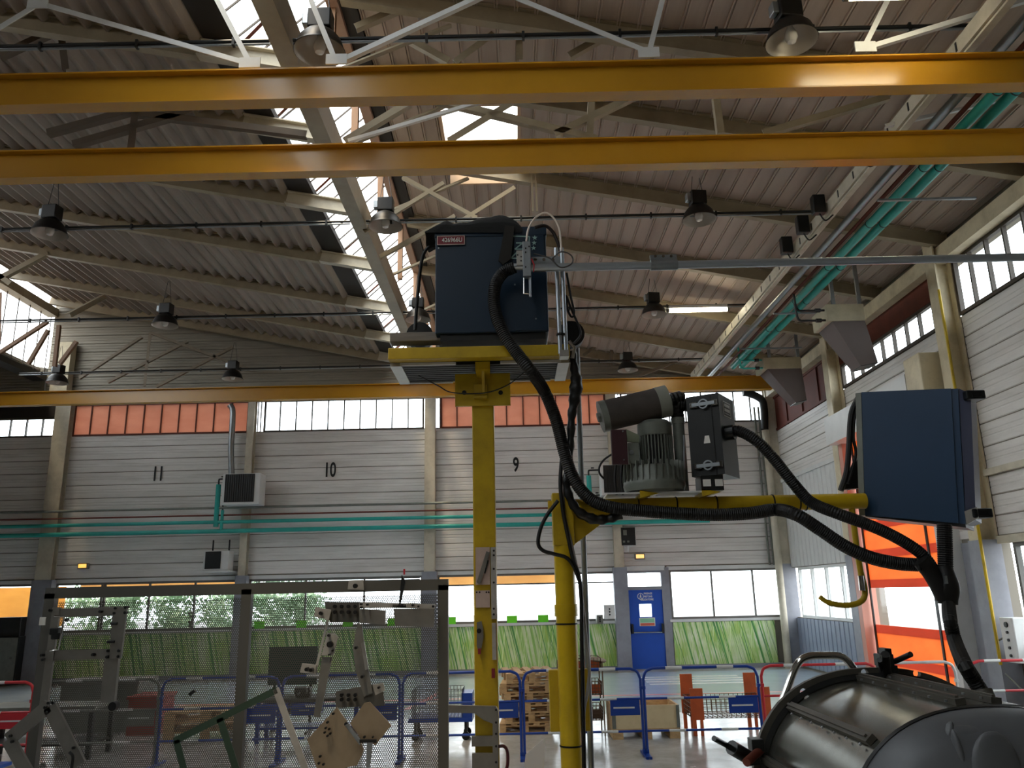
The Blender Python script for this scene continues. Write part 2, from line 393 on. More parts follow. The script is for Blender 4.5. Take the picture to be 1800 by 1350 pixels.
obj('yard', MB().box(XR + .3, 70, -40, D + .3, -.25, -.15), M_asphalt, kind='structure', label='pale asphalt yard outside the side wall')

# ------------------------------------------------------------------ back wall
COLS = [-18.5, -13.1, -7.6, -2.4, 2.87, 7.5]
SILL_T = 6.79; CL_T = 7.75; WT = 2.62; WB = 1.30
def ux(x): return atY(x, 1050, D).x
wb = MB()
wb.box(XL, XR + .3, D + .02, D + .25, WT + .08, SILL_T)
wb.box(XL, 2.87, D + .02, D + .25, 0, WB - .05); wb.box(ux(1178), XR + .3, D + .02, D + .25, 0, WB - .05)
for n_ in ((XL, -13.9), (-13.85, -2.3), (-2.3, XR + .3)):
    a, b = n_
    top = (lambda x: 10.4 - .2 * (x + 22)) if b < -13.87 else zL if b < -2.25 else zR
    if b < -13.87: pts = [(a, D + .02, CL_T), (b, D + .02, CL_T), (b, D + .02, 8.9), (a, D + .02, 10.4)]
    elif b < -2.25: pts = [(a, D + .02, CL_T), (b, D + .02, CL_T), (b, D + .02, 10.0), (-3.4, D + .02, 9.0), (a, D + .02, zL(a) + .05)]
    else: pts = [(a, D + .02, CL_T), (b, D + .02, CL_T), (b, D + .02, zR(b) + .05), (a, D + .02, zR(a) + .1)]
    wb.prism(pts, (0, .23, 0))
DX0, DX1, WX0 = ux(1106) - .02, ux(1165) - .02, ux(1178)
wb.box(2.87, DX0 - .08, D + .02, D + .25, 0, WT + .1); wb.box(DX1 + .08, WX0 + .03, D + .02, D + .25, 0, WT + .1)
wall_back = obj('wall_back', wb, M_backing, kind='structure', label='back wall clad in white horizontal boards')
# cladding boards between the columns
M_gable = mat('gable_shaded', '#857f72', .5, .2, dirt=.5, dirt_col='#4c473d', scale=1.6, stretch=(.35, .35, 2.2))  # darker copy of the cladding; the shade under the roof is put into its colour
def board_mesh(L, H, name, m=None):
    h = H / 2; pr = [(-h + .008, 0), (-h + .02, -.016), (-.05, -.016), (-.042, -.008), (-.025, -.008), (-.017, -.016), (.03, -.016), (.038, -.009), (.055, -.009), (.063, -.016), (h - .02, -.016), (h - .008, 0)]
    mb = MB(); n = len(pr); vs = [V((x, b, a)) for x in (-L / 2, L / 2) for a, b in pr]
    mb.add(vs, [(i, i + 1, n + i + 1, n + i) for i in range(n - 1)])
    return mesh_of(name, mb, m or M_clad)
BH = .372
for i in range(5):
    a, b = COLS[i], COLS[i + 1]
    if i == 0: a = XL + .2
    L = b - a - .12; me = board_mesh(L, BH, 'board'); nb = int(round((SILL_T - WT - .1) / BH))
    for k in range(nb):
        inst('board', me, wall_back, ((a + b) / 2, D + .018, WT + .12 + BH * (k + .5)))
# gable boards under the roof
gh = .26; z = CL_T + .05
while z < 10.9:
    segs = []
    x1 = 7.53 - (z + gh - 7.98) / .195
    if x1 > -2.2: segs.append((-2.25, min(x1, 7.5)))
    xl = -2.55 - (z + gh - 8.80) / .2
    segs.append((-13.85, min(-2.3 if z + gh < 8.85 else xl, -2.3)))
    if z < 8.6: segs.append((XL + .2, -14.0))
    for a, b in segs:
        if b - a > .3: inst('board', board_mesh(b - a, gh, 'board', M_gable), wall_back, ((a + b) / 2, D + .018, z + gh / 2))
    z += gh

def make_window(name, label, T, u0, u1, v0, v1, mull, pane, frame, fw_=.06, mw=.035, d0=-.02, rails=()):
    root = thing(name, label, 'window', T((u0 + u1) / 2, 0, v0), kind='structure')
    del root['category']
    mb = MB()
    boxT(mb, T, u0, u1, d0, .06, v0, v0 + fw_); boxT(mb, T, u0, u1, d0, .06, v1 - fw_, v1)
    boxT(mb, T, u0, u0 + fw_, d0, .06, v0 + fw_, v1 - fw_); boxT(mb, T, u1 - fw_, u1, d0, .06, v0 + fw_, v1 - fw_)
    obj('window_frame', mb, frame, root)
    for u in mull:
        obj('mullion', boxT(MB(), T, u - mw / 2, u + mw / 2, d0, .05, v0 + fw_, v1 - fw_), frame, root)
    for v in rails:
        obj('rail', boxT(MB(), T, u0 + fw_, u1 - fw_, d0, .05, v - .02, v + .02), frame, root)
    e = [u0 + fw_] + [q for u in mull for q in (u - mw / 2, u + mw / 2)] + [u1 - fw_]
    vv = [v0 + fw_] + [q for v in rails for q in (v - .02, v + .02)] + [v1 - fw_]
    for k in range(0, len(e), 2):
        for j in range(0, len(vv), 2):
            obj('pane', boxT(MB(), T, e[k], e[k + 1], .015, .022, vv[j], vv[j + 1]), pane if not isinstance(pane, list) else pane[j // 2], root)
    return root
M_frame = mat('window_frame_grey', '#6f6d68', .5, dirt=.3, dirt_col='#3a3733'); M_framed = mat('window_frame_dark', '#4a423a', .6, dirt=.4, dirt_col='#231d18')
M_frrust = mat('window_frame_rust', '#5a2c1e', .7)
def even(a, b, n): return [a + (b - a) * k / n for k in range(1, n)]
cl = [(XL + .2, COLS[1] - .22, 'clear', 18), (COLS[1] + .2, COLS[2] - .14, 'salmon', 10), (COLS[2] + .3, COLS[3] - .2, 'clear', 10), (COLS[3] + .28, COLS[4] - .14, 'salmon', 10), (COLS[4] + .3, COLS[5] - .05, 'clear', 9)]
names = ['left of the thick cream column', 'above the wall number eleven', 'above the wall number ten', 'above the wall number nine', 'above the blue door']
wn = 0
for (a, b, kind_, n), nm in zip(cl, names):
    wn += 1
    tv_ = 7.38 if wn == 1 else CL_T
    make_window('window_%d' % wn, ('salmon translucent clerestory strip ' if kind_ == 'salmon' else 'bright clear clerestory strip ') + nm, TB, a, b, SILL_T, tv_, even(a, b, n), M_salmon if kind_ == 'salmon' else M_glass, M_frrust if kind_ == 'salmon' else M_framed, .05, .03)
obj('trim_40', MB().box(XL + .2, COLS[1] - .2, D - .04, D + .1, 7.38, CL_T), M_dark, kind='structure', label='dark blind strip above the clerestory left of the thick cream column')
for x in (COLS[2] + .16, COLS[3] + .22, COLS[4] + .2, COLS[2] - .1, COLS[4] - .08):
    wn += 1
    make_window('window_%d' % wn, 'narrow clear glass slit beside a clerestory column', TB, x - .055, x + .055, SILL_T, CL_T, [], M_glass, M_framed, .02)
# lower windows
lw = [(XL + .2, COLS[1] - .25, [-19.5, -17.2, -15.6], 'lower window of the bay left of the thick cream column'),
      (COLS[1] + .25, COLS[2] - .08, [ux(178), ux(183), ux(262), ux(342)], 'lower window band below the wall number eleven'),
      (COLS[2] + .15, COLS[3] - .2, [ux(537), ux(640)], 'lower window band below the wall number ten'),
      (COLS[3] + .2, COLS[4] - .05, [ux(870), ux(978)], 'lower window band below the wall number nine'),
      (WX0, COLS[5] + .05, [ux(1253), ux(1326), ux(1382)], 'lower window band beside the blue door')]
for k, (a, b, ms, nm) in enumerate(lw):
    wn += 1
    make_window('window_%d' % wn, nm, TB, a, b, WB, WT, ms, M_glass, M_frame, .06, .045, rails=(2.33,) if k in (1, 3) else ())
    obj('trim_%d' % (k + 1), MB().box(a - .05, b + .05, D - .06, D + .02, WB - .07, WB), M_white, kind='structure', label='white window sill board, ' + nm)
    obj('trim_%d' % (k + 11), MB().box(a - .05, b + .05, D - .04, D + .02, WT, WT + .1), M_white, kind='structure', label='white head trim over the ' + nm)
    obj('bamboo_panel', MB().box(a + .02, b - .5 if k == 4 else b - .02, D - .03, D - .004, .12, WB - .08), M_bamboo, label='bamboo print panel under the ' + nm, cat='wall panel')
    obj('baseboard_%d' % (k + 1), MB().box(a, b, D - .02, D + .02, 0, .12), M_greyp, kind='structure', label='grey skirting below the bamboo panel of the ' + nm)
# columns of the back wall
cw = [.3, .44, .2, .3, .26, .3]
clab = ['cream steel column far along the back wall', 'thick cream steel column left of the wall number eleven', 'slim cream steel column between the wall numbers eleven and ten', 'cream steel column between the wall numbers ten and nine', 'cream steel column left of the blue door', 'cream steel column in the corner of the back wall']
for x, w, lb in zip(COLS, cw, clab):
    if x < -15: continue
    t = thing('steel_column', lb, 'column', (x, D - .15, 0))
    obj('shaft', MB().ibeam((x, D - .14, 2.72), (x, D - .14, 8.0), w, .24, .025, (0, 1, 0)), M_cream, t)
    obj('painted_foot', MB().box(x - w / 2 - .06, x + w / 2 + .06, D - .27, D + .0, 0, 2.72), M_greyp, t)
# numbers painted on the boards
for s, x, y in (('11', 278, 834), ('10', 580, 827), ('9', 907, 818)):
    c = atY(x, y, D)
    m = text('wall_number', s, .58, (c.x, D - .012, c.z), M_black, None, bold=True, sx=.62)
    tag(m, 'black stencilled number %s on the white wall boards' % {'11': 'eleven', '10': 'ten', '9': 'nine'}[s], 'number')
# pipes along the back wall
for y, r, m, lb in ((888, .035, M_grey, 'upper grey pipe running along the back wall boards'), (901, .022, M_rust, 'thin rust brown pipe along the back wall boards'), (913, .05, M_teal, 'upper teal pipe running along the back wall'), (929, .06, M_teal, 'lower teal pipe running along the back wall')):
    z = atY(600, y, D - .45).z
    obj('wall_pipe', MB().cyl((XL + .3, D - .45, z), (5.4 if m is M_teal else 2.9, D - .45, z), r, n=14), m, label=lb, cat='pipe', smooth=True)

# ------------------------------------------------------------------ blue emergency door
d = thing('door_1', 'blue steel emergency door with small window and push bar', None, (3.9, D, 0), kind='structure')
x0, x1 = ux(1106) - .02, ux(1165) - .02; dz = 2.10
gx0, gx1, gz0, gz1 = x0 + .28, x0 + .62, 1.38, 1.72
obj('door_frame', MB().box(x0 - .1, x0, D - .06, D + .1, 0, WT).box(x1, x1 + .1, D - .06, D + .1, 0, WT).box(x0, x1, D - .06, D + .1, dz, dz + .09).box(x0, x1, D - .06, D + .1, WT - .06, WT), M_greyp, d)
leaf = MB().box(x0, gx0, D - .03, D + .03, .02, dz).box(gx1, x1, D - .03, D + .03, .02, dz).box(gx0, gx1, D - .03, D + .03, .02, gz0).box(gx0, gx1, D - .03, D + .03, gz1, dz)
lf = obj('door_leaf', leaf, M_blued, d)
obj('vision_pane', MB().box(gx0, gx1, D - .006, D + .006, gz0, gz1), M_glass, d)
obj('transom_pane', MB().box(x0, x1, D - .006, D + .006, dz + .09, WT - .06), M_glass, d)
pb = obj('push_bar', MB().tube([(x0 + .06, D - .13, .98), (x1 - .04, D - .13, .98)], .018, 8), M_chrome, d, smooth=True)
for x in (x0 + .05, x1 - .05): obj('bar_bracket', MB().box(x - .025, x + .025, D - .15, D - .03, .95, 1.2), M_blackm, pb)
obj('notice_sign', MB().box(gx0 - .02, gx1 + .07, D - .036, D - .031, 1.14, 1.36), M_paper, d)
obj('notice_stripe', MB().box(gx0 + .0, gx1 + .05, D - .039, D - .036, 1.23, 1.34), M_signgreen, d)
obj('notice_stripe', MB().box(gx0 + .0, gx1 + .05, D - .039, D - .036, 1.15, 1.22), M_signred, d)
ic = V((x0 + .33, D - .034, 1.93))
ring = MB().lathe([(.088, -.002), (.088, .002), (.072, .002), (.072, -.002), (.088, -.002)], ic, (0, 1, 0), 24, caps=False)
obj('pictogram_ring', ring, M_paper, d)
obj('pictogram_walker', MB().cyl(ic + V((.005, 0, .045)), ic + V((.005, -.003, .045)), .013, n=10).bar(ic + V((0, 0, .03)), ic + V((0, 0, -.01)), .03, .004, (0, 1, 0)).bar(ic + V((0, 0, -.005)), ic + V((.028, 0, -.055)), .014, .004, (0, 1, 0)).bar(ic + V((0, 0, -.005)), ic + V((-.028, 0, -.055)), .014, .004, (0, 1, 0)).bar(ic + V((0, 0, .025)), ic + V((.032, 0, .0)), .01, .004, (0, 1, 0)).bar(ic + V((0, 0, .025)), ic + V((-.03, 0, .0)), .01, .004, (0, 1, 0)), M_paper, d)
for s, z, xo in (('PASSAGE', 2.0, .54), ('PIETONS', 1.92, .54), ('OBLIGATOIRE', 1.84, .50)):
    text('door_lettering', s, .072, (x0 + xo, D - .034, z), M_paper, d, bold=True, sx=.8)
obj('trim_23', MB().box(x0 - .12, x1 + .12, D - .05, D + .2, WT - .01, WT + .13), M_white, kind='structure', label='white head board above the blue door')
obj('trim_24', MB().box(x0 - .1, x1 + .1, D - .04, D + .2, 0, .03), M_greyp, kind='structure', label='grey threshold under the blue door')
for k, (a, b) in enumerate(((3.0, x0 - .1), (x1 + .1, WX0))):
    obj('trim_%d' % (21 + k), MB().box(a, b, D - .05, D + .02, 0, WT + .08), M_greyp, kind='structure', label='grey painted panel beside the blue door, ' + ('column side' if k == 0 else 'window side'))

# ------------------------------------------------------------------ right wall
RS = 6.46; RT = 7.45
wr = MB()
def rbox(u0, u1, v0, v1): boxT(wr, TR, u0, u1, .02, .25, v0, v1)
rbox(YF, 13, 2.75, RS); rbox(YF, 13, 0, 1.15)
rbox(13, 14.0, 0, RS); rbox(14.0, 17.7, 5.15, RS); rbox(17.7, 18.2, 0, RS); rbox(18.2, D, 2.6, RS); rbox(18.2, D, 0, 1.3)
rbox(YF, D + .2, RT, 8.1); rbox(YF, 7.0, RS, RT); rbox(YF, 8.2, 1.15, 2.75)  # unseen near stretch made windowless to cut light on the foreground
wall_right = obj('wall_right', wr, M_backing, kind='structure', label='side wall clad in white boards with high windows')
def boardR(u0, u1, H, v):
    me = board_mesh(u1 - u0, H, 'board')
    inst('board', me, wall_right, (XR + .018, (u0 + u1) / 2, v + H / 2), Matrix.Rotation(-math.pi / 2, 3, 'Z'))
def board_run(u0, u1, v0, v1):
    n = max(1, round((v1 - v0) / BH)); h_ = (v1 - v0) / n
    for k in range(n): boardR(u0, u1, h_, v0 + k * h_)
board_run(4.0, 12.85, 3.84, RS); board_run(4.0, 12.85, 2.8, 3.76); board_run(13.15, 17.85, 5.75, RS); board_run(18.15, D - .05, 5.0, RS)
board_run(13.15, 14.0, 2.8, 5.7)
# ribbed vertical panel and grey ribbed dado in the far bay
for zz0, zz1, m, nm in ((2.62, 4.98, M_white, 'white'), (.05, 1.28, mat('grey_ribbed', '#8a94a6', .45, dirt=.2, dirt_col='#555c6a'), 'grey')):
    me = mesh_of('ribbed_strip', MB().prism([(0, -.13, zz0), (-.03, -.105, zz0), (-.03, .10, zz0), (0, .125, zz0)], (0, 0, zz1 - zz0)), m)
    k = 18.3
    while k < D - .2:
        inst('ribbed_strip', me, wall_right, (XR + .02, k, 0)); k += .27
make_window('window_30', 'high clear window strip of the side wall before the near column', TR, 7.0, 12.85, RS, RT, even(7.0, 12.85, 12), M_glass, M_framed, .06, .035)
make_window('window_31', 'high clear window strip of the side wall over the orange door', TR, 13.15, 17.85, RS, 7.02, even(13.15, 17.85, 9), M_glass, M_framed, .06, .035)
make_window('window_32', 'unlit orange glass coloured rust brown, high on the side wall next to the corner', TR, 18.15, D - .05, RS, RT, even(18.15, D - .05, 4), M_rust, M_rust, .06, .03)  # orange panes with no light behind; their unlit look is put into the colour
make_window('window_33', 'four tall panes of the side wall beside the orange door', TR, 18.3, 22.2, 1.3, 2.6, even(18.3, 22.2, 4), M_glass, M_white, .07, .09)
make_window('window_34', 'lower window of the side wall in front of the near column', TR, 8.2, 12.5, 1.15, 2.68, even(8.2, 12.5, 2), M_glass, M_frame, .06, .06)
obj('trim_31', boxT(MB(), TR, 13.15, 17.85, -.03, .05, 7.02, RT), M_rust, kind='structure', label='rust red flashing strip over the high side windows')
obj('trim_32', boxT(MB(), TR, YF, D, -.22, .02, RT, 7.72), M_cream2, kind='structure', label='cream eaves beam along the top of the side wall')
obj('trim_33', boxT(MB(), TR, 4.0, 12.85, -.08, .02, 3.75, 3.85), M_cream, kind='structure', label='cream ledge across the side wall boards')
obj('trim_34', boxT(MB(), TR, 4.0, 12.85, -.06, .02, 2.68, 2.8), M_cream, kind='structure', label='cream trim above the lower side window')
obj('trim_35', boxT(MB(), TR, 18.15, D - .05, -.05, .02, 4.95, 5.05), M_white, kind='structure', label='white ledge between boards and ribbed panel of the side wall')
for Y, lb in ((8.0, 'cream steel column of the side wall beyond the lower window'), (13.0, 'cream steel column of the side wall in front of the orange door'), (18.0, 'cream steel column of the side wall behind the orange door')):
    t = thing('steel_column', lb, 'column', (XR - .15, Y, 0))
    obj('shaft', MB().ibeam((XR - .16, Y, 2.75), (XR - .16, Y, 8.0), .3, .3, .03, (1, 0, 0)), M_cream2, t)
    obj('painted_foot', MB().box(XR - .32, XR, Y - .18, Y + .18, 0, 2.75), M_greyp, t)
obj('trim_36', MB().box(XR - .02, XR + .02, 13.15, 13.95, 0, 2.75), M_greyp, kind='structure', label='grey painted wall strip beside the orange door')
# yellow gas pipe and dark conduits beside the near column
obj('wall_conduit', MB().tube([(XR - .36, 12.75, .9), (XR - .36, 12.75, 6.9)], .025, 8), M_yellow, label='thin yellow pipe climbing the near column of the side wall', cat='pipe', smooth=True)
for k, u in enumerate((13.35, 13.5)): obj('wall_conduit', MB().tube([(XR - .05, u, .3), (XR - .05, u, 3.2)], .02, 8), M_blackm, label='dark conduit on the grey wall strip beside the orange door', cat='pipe', group='dark conduits beside the orange door', smooth=True)
# wall left and front, never seen but closing the hall
obj('wall_left', MB().box(XL - .2, XL, YF, D, 0, 10.6), M_clad, kind='structure', label='far side wall closing the hall')
obj('wall_front', MB().box(XL, XR + .3, YF - .2, YF, 0, 11.2), M_backing, kind='structure', label='wall behind the photographer')  # unseen; dark colour chosen to cut light bounced onto the foreground

# ------------------------------------------------------------------ orange roll-up door in the right wall
d = thing('door_2', 'orange roll-up door curtain with red bars and a clear vision band', None, (XR - .3, 15.8, 0), kind='structure')
ya, yb = 14.25, 17.55; zt = 5.15; xf = XR - .12
zs = [0, .62, 1.22, 2.12, 2.72, 3.3, 3.9, 4.5, zt]
kinds = ['o', 'o', 'o', 'w', 'o', 'o', 'o', 'o']
for a, b, k in zip(zs, zs[1:], ('o', 'o', 'w', 'o', 'o', 'o', 'o', 'o')):
    obj('curtain_section' if k == 'o' else 'vision_band', MB().box(xf, xf + .012, ya, yb, a + (.07 if a else 0), b - .07 if b < zt else b), M_curtain if k == 'o' else M_glass, d)
    if b < zt: obj('curtain_bar', MB().box(xf - .02, xf + .03, ya, yb, b - .08, b + .08), M_curtred, d)
for y in (ya + .55, yb - .06, ya - .02): obj('curtain_strap', MB().box(xf - .045, xf - .02, y - .03, y + .03, .1, zt), M_blackm, d)
for y in (ya - .28, yb + .06): obj('jamb', MB().box(XR - .32, XR + .02, y, y + .2, 0, zt), M_white if y < 16 else mat('jamb_pink', '#c98f7d', .5), d)
obj('head_box', MB().box(XR - .55, XR + .02, ya - .3, yb + .3, zt, 5.75), M_white, d)
obj('motor_housing', MB().bbox((XR - .62, ya - 1.02, 5.25), (XR - .1, ya - .45, 5.95), .02), M_cream2, d)

# ------------------------------------------------------------------ roofs
sl = math.sqrt(1 + .195 ** 2)
def roof_run(name, x_from, x_to, zf, slope, pitch, prof_, m, parent, y0=YF, y1=D + .1, holes=()):
    th = math.atan(slope); cache = {}
    n = int((x_to - x_from) / pitch)
    for k in range(n):
        xa = x_from + k * pitch; spans = [(y0, y1)]
        for hx0, hx1, hy0, hy1 in holes:
            if xa + pitch > hx0 + .01 and xa < hx1 - .01: spans = [(y0, hy0), (hy1, y1)]
        for a, b in spans:
            key = (round(a, 2), round(b, 2))
            if key not in cache:
                mb = MB(); vs = [V((p, y, q)) for y in (a, b) for p, q in prof_]; q_ = len(prof_)
                mb.add(vs, [(i, i + 1, q_ + i + 1, q_ + i) for i in range(q_ - 1)]); cache[key] = mesh_of(name, mb, m)
            inst(name, cache[key], parent, (xa, 0, zf(xa)), Matrix.Rotation(th, 3, 'Y'))
pR = [(0, 0), (.190, 0), (.197, -.034), (.211, -.034), (.217, -.008), (.226, -.008), (.231, -.034), (.245, -.034), (.252, 0), (.266, 0)]
pL = [(0, 0), (.15, 0), (.160, -.10), (.195, -.10), (.27, 0), (.29, 0)]
SKY = (-1.05, .18, 10.9, 13.3)
cr = obj('ceiling', MB().box(-2.3, XR + .3, YF, D + .2, 10.9, 10.95) if False else MB().prism([(-2.15, YF, zR(-2.15) + .12), (SKY[0] - .06, YF, zR(SKY[0]) + .12), (SKY[0] - .06, YF, zR(SKY[0]) + .18), (-2.15, YF, zR(-2.15) + .18)], (0, D - YF + .2, 0)).prism([(SKY[1] + .06, YF, zR(SKY[1]) + .12), (XR + .3, YF, zR(XR) + .06), (XR + .3, YF, zR(XR) + .12), (SKY[1] + .06, YF, zR(SKY[1]) + .18)], (0, D - YF + .2, 0)).prism([(SKY[0] - .06, YF, zR(SKY[0]) + .12), (SKY[1] + .06, YF, zR(SKY[1]) + .12), (SKY[1] + .06, YF, zR(SKY[1]) + .18), (SKY[0] - .06, YF, zR(SKY[0]) + .18)], (0, SKY[2] - YF, 0)).prism([(SKY[0] - .06, SKY[3], zR(SKY[0]) + .12), (SKY[1] + .06, SKY[3], zR(SKY[1]) + .12), (SKY[1] + .06, SKY[3], zR(SKY[1]) + .18), (SKY[0] - .06, SKY[3], zR(SKY[0]) + .18)], (0, D - SKY[3] + .2, 0)), M_roofR, kind='structure', label='sloping ribbed metal roof of the bay beside the side wall')
roof_run('roof_panel', -2.15, XR + .25, zR, .195, .262, pR, M_roofR, cr, holes=(SKY,))
clf = obj('ceiling', MB().prism([(RIDGE_L, YF, zL(RIDGE_L) + .12), (-3.8, YF, zL(-3.8) + .12), (-3.8, YF, zL(-3.8) + .18), (RIDGE_L, YF, zL(RIDGE_L) + .18)], (0, D - YF + .2, 0)), M_roofL, kind='structure', label='sloping corrugated roof of the bay left of the grey girder')
roof_run('roof_panel', RIDGE_L, -3.8, zL, .2, .2842, pL, M_roofL, clf)
obj('ceiling', MB().prism([(XL, YF, 10.4), (-14.1, YF, 8.82), (-14.1, YF, 8.9), (XL, YF, 10.5)], (0, D - YF + .2, 0)), M_roofL, kind='structure', label='sloping roof of the farthest bay beyond the left glazing')
# valley gutter + rooflight glazing over the girder
obj('trim_41', MB().prism([(-3.85, YF, 9.04), (-3.42, YF, 8.98), (-3.42, YF, 9.10), (-3.85, YF, 9.12)], (0, D - YF, 0)), M_dark, kind='structure', label='dark valley gutter strip at the foot of the rooflight glazing')
obj('trim_42', MB().box(-14.25, -13.85, YF, D, 8.5, 8.66), M_dark, kind='structure', label='dark valley gutter under the left glazing')
obj('trim_43', MB().box(-2.36, -2.2, YF, D, 9.72, 10.12), mat('ridge_fascia', '#a58672', .55, dirt=.4, dirt_col='#7a4f3a', scale=1.5), kind='structure', label='salmon ridge fascia above the rooflight glazing')
obj('trim_44', MB().prism([(-2.2, YF, 9.80), (-1.98, YF, 9.76), (-1.98, YF, 9.9), (-2.2, YF, 10.05)], (0, D - YF, 0)), M_dark, kind='structure', label='dark ridge flashing beside the right roof sheets')
ga, gb = V((-3.42, 0, 9.08)), V((-2.36, 0, 10.08))
def glazing(name, label, ga, gb, ys, far0, m_bar):
    root = thing(name, label, None, (ga.x, (ys[0] + ys[-1]) / 2, ga.z), kind='structure')
    for a, b in zip(ys, ys[1:]):
        obj('pane', MB().quad(ga + V((0, a + .012, 0)), ga + V((0, b - .012, 0)), gb + V((0, b - .012, 0)), gb + V((0, a + .012, 0))), M_rooflight, root, fix=False)
    for y in ys: obj('glazing_bar', MB().bar(ga + V((0, y, 0)), gb + V((0, y, 0)), .016, .028), m_bar, root)
    obj('pane', MB().quad(ga + V((0, far0, 0)), ga + V((0, ys[0], 0)), gb + V((0, ys[0], 0)), gb + V((0, far0, 0))), M_rooflight, root, fix=False)
    return root
ys = [6.0 + .47 * k for k in range(37)]
gl = glazing('window_40', 'long slanted rooflight glazing above the grey girder', ga, gb, ys, YF, M_framed)
gl2 = glazing('window_41', 'upright glazing of the left roof step', V((-13.95, 0, 8.66)), V((-13.95, 0, 10.55)), [17.6 + .54 * k for k in range(11)], YF, M_framed)
obj('trim_45', MB().box(-14.05, -13.75, YF, D, 10.5, 10.75), M_beige, kind='structure', label='beige ridge beam above the left glazing')
# roof window cut into the right roof
sw = thing('window_42', 'bright square roof window between the crane beams', None, (-.4, 12.1, zR(-.4)), kind='structure')
for a, b, c, e in ((SKY[0] - .05, SKY[0], SKY[2], SKY[3]), (SKY[1], SKY[1] + .05, SKY[2], SKY[3]), (SKY[0], SKY[1], SKY[2] - .05, SKY[2]), (SKY[0], SKY[1], SKY[3], SKY[3] + .05)):
    obj('upstand', MB().box(a, b, c, e, zR(b) - .04, zR(a) + .42), mat('upstand_paint', '#c9a988', .5), sw)
obj('pane', MB().prism([(SKY[0], SKY[2], zR(SKY[0]) + .36), (SKY[1], SKY[2], zR(SKY[0]) + .36), (SKY[1], SKY[3], zR(SKY[0]) + .36), (SKY[0], SKY[3], zR(SKY[0]) + .36)], (0, 0, .01)), M_rooflight, sw)

# girder
girder = thing('valley_girder', 'long grey box girder running under the rooflight glazing to the back wall', 'girder', (-2.55, 12, 8.2))
obj('girder_box', MB().box(-2.66, -2.43, 1.0, D - .05, 8.2, 8.62), M_girder, girder)
RY = [8.85, 10.5, 12.85, 15.4, 18.0, 20.5, 22.6]
hw = .27
for Y in RY:
    x0, x1 = -2.1, XR - .05
    tr_ = thing('roof_beam', 'beige sloping steel roof beam of the right bay', 'beam', (x1, Y, zRb(x1)), group='sloping beams under the right roof')
    obj('beam_shaft', MB().ibeam((x0, Y, zRb(x0) + hw / 2), (x1, Y, zRb(x1) + hw / 2), .13, hw, .022), M_beige, tr_)
    obj('stay', MB().angle((-2.42, Y + .1, 8.55), (-.7, Y + .1, zRb(-.7)), .07, .01), M_beige, tr_)
    x0, x1 = -13.8, -2.68
    t = thing('roof_beam', 'beige sloping steel roof beam of the left bay ending at the grey girder', 'beam', (x1, Y, zLb(x1)), group='sloping beams under the left roof')
    obj('beam_shaft', MB().ibeam((x0, Y, zLb(x0) + hw / 2), (-3.9, Y, zLb(-3.9) + hw / 2), .13, hw, .022), M_beige, t)
    obj('beam_end_plate', MB().ibeam((-3.9, Y, zLb(-3.9) + hw / 2), (x1, Y, zLb(x1) + hw / 2), .15, .24, .02), M_cream, t)
for Y in RY:
    obj('ridge_post', MB().ibeam((-2.3, Y + .3, 8.5), (-2.3, Y + .3, 9.75), .1, .1, .012, (0, 1, 0)), mat('post_pink', '#a88468', .6), girder)
    obj('glazing_strut', MB().angle((-3.75, Y + .35, 8.98), (-3.1, Y + .05, 9.42), .05, .008), M_rust, girder)
def bars(name, label, Y, segs, w, m, parent=None):
    t_ = parent or thing('roof_truss', label, 'truss', atY(*segs[0][0], Y))
    for s in segs:
        (a, b), (c, e) = s[:2]
        obj(name, MB().angle(atY(a, b, Y), atY(c, e, Y + (s[2] if len(s) > 2 else 0)), w, .01, (0, 1, 0)), m, t_)
# ------------------------------------------------------------------ orange crane beams
for Y, lb in ((7.27, 'nearest orange crane beam with the white lattice on top'), (8.72, 'second orange crane beam crossing under the roof'), (20.1, 'far orange crane beam in front of the high back windows')):
    t = thing('crane_beam', lb, 'crane beam', (0, Y, 7.03))
    if Y < 7.5: near_beam = t
    obj('beam_profile', MB().ibeam((-15.5 if Y < 15 else -16, Y, 7.035 + (.185 if Y < 15 else .18)), (6.7, Y, 7.035 + (.185 if Y < 15 else .18)), .17 if Y < 15 else .2, .37 if Y < 15 else .36, .018), M_orange, t)

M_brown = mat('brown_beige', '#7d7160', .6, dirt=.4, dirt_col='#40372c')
# white lattice standing on the nearest crane beam
bars('lattice_bar', '', 7.27,
     [((442, 116), (366, -30)), ((430, 112), (60, 5)), ((72, 8), (-30, 70)), ((590, 108), (530, -40)), ((600, 108), (860, -12)), ((1145, 96), (880, -12)), ((1140, 96), (1172, -30)), ((1518, 84), (1580, -40)), ((1522, 86), (1830, -8))], .055, M_white, near_beam)
for x, y in ((440, 112), (592, 106), (1140, 94), (1520, 84), (68, 8)):
    c = atY(x, y, 7.26); obj('node_plate', MB().box(c.x - .11, c.x + .11, 7.235, 7.25, c.z - .06, c.z + .06), M_white, near_beam)
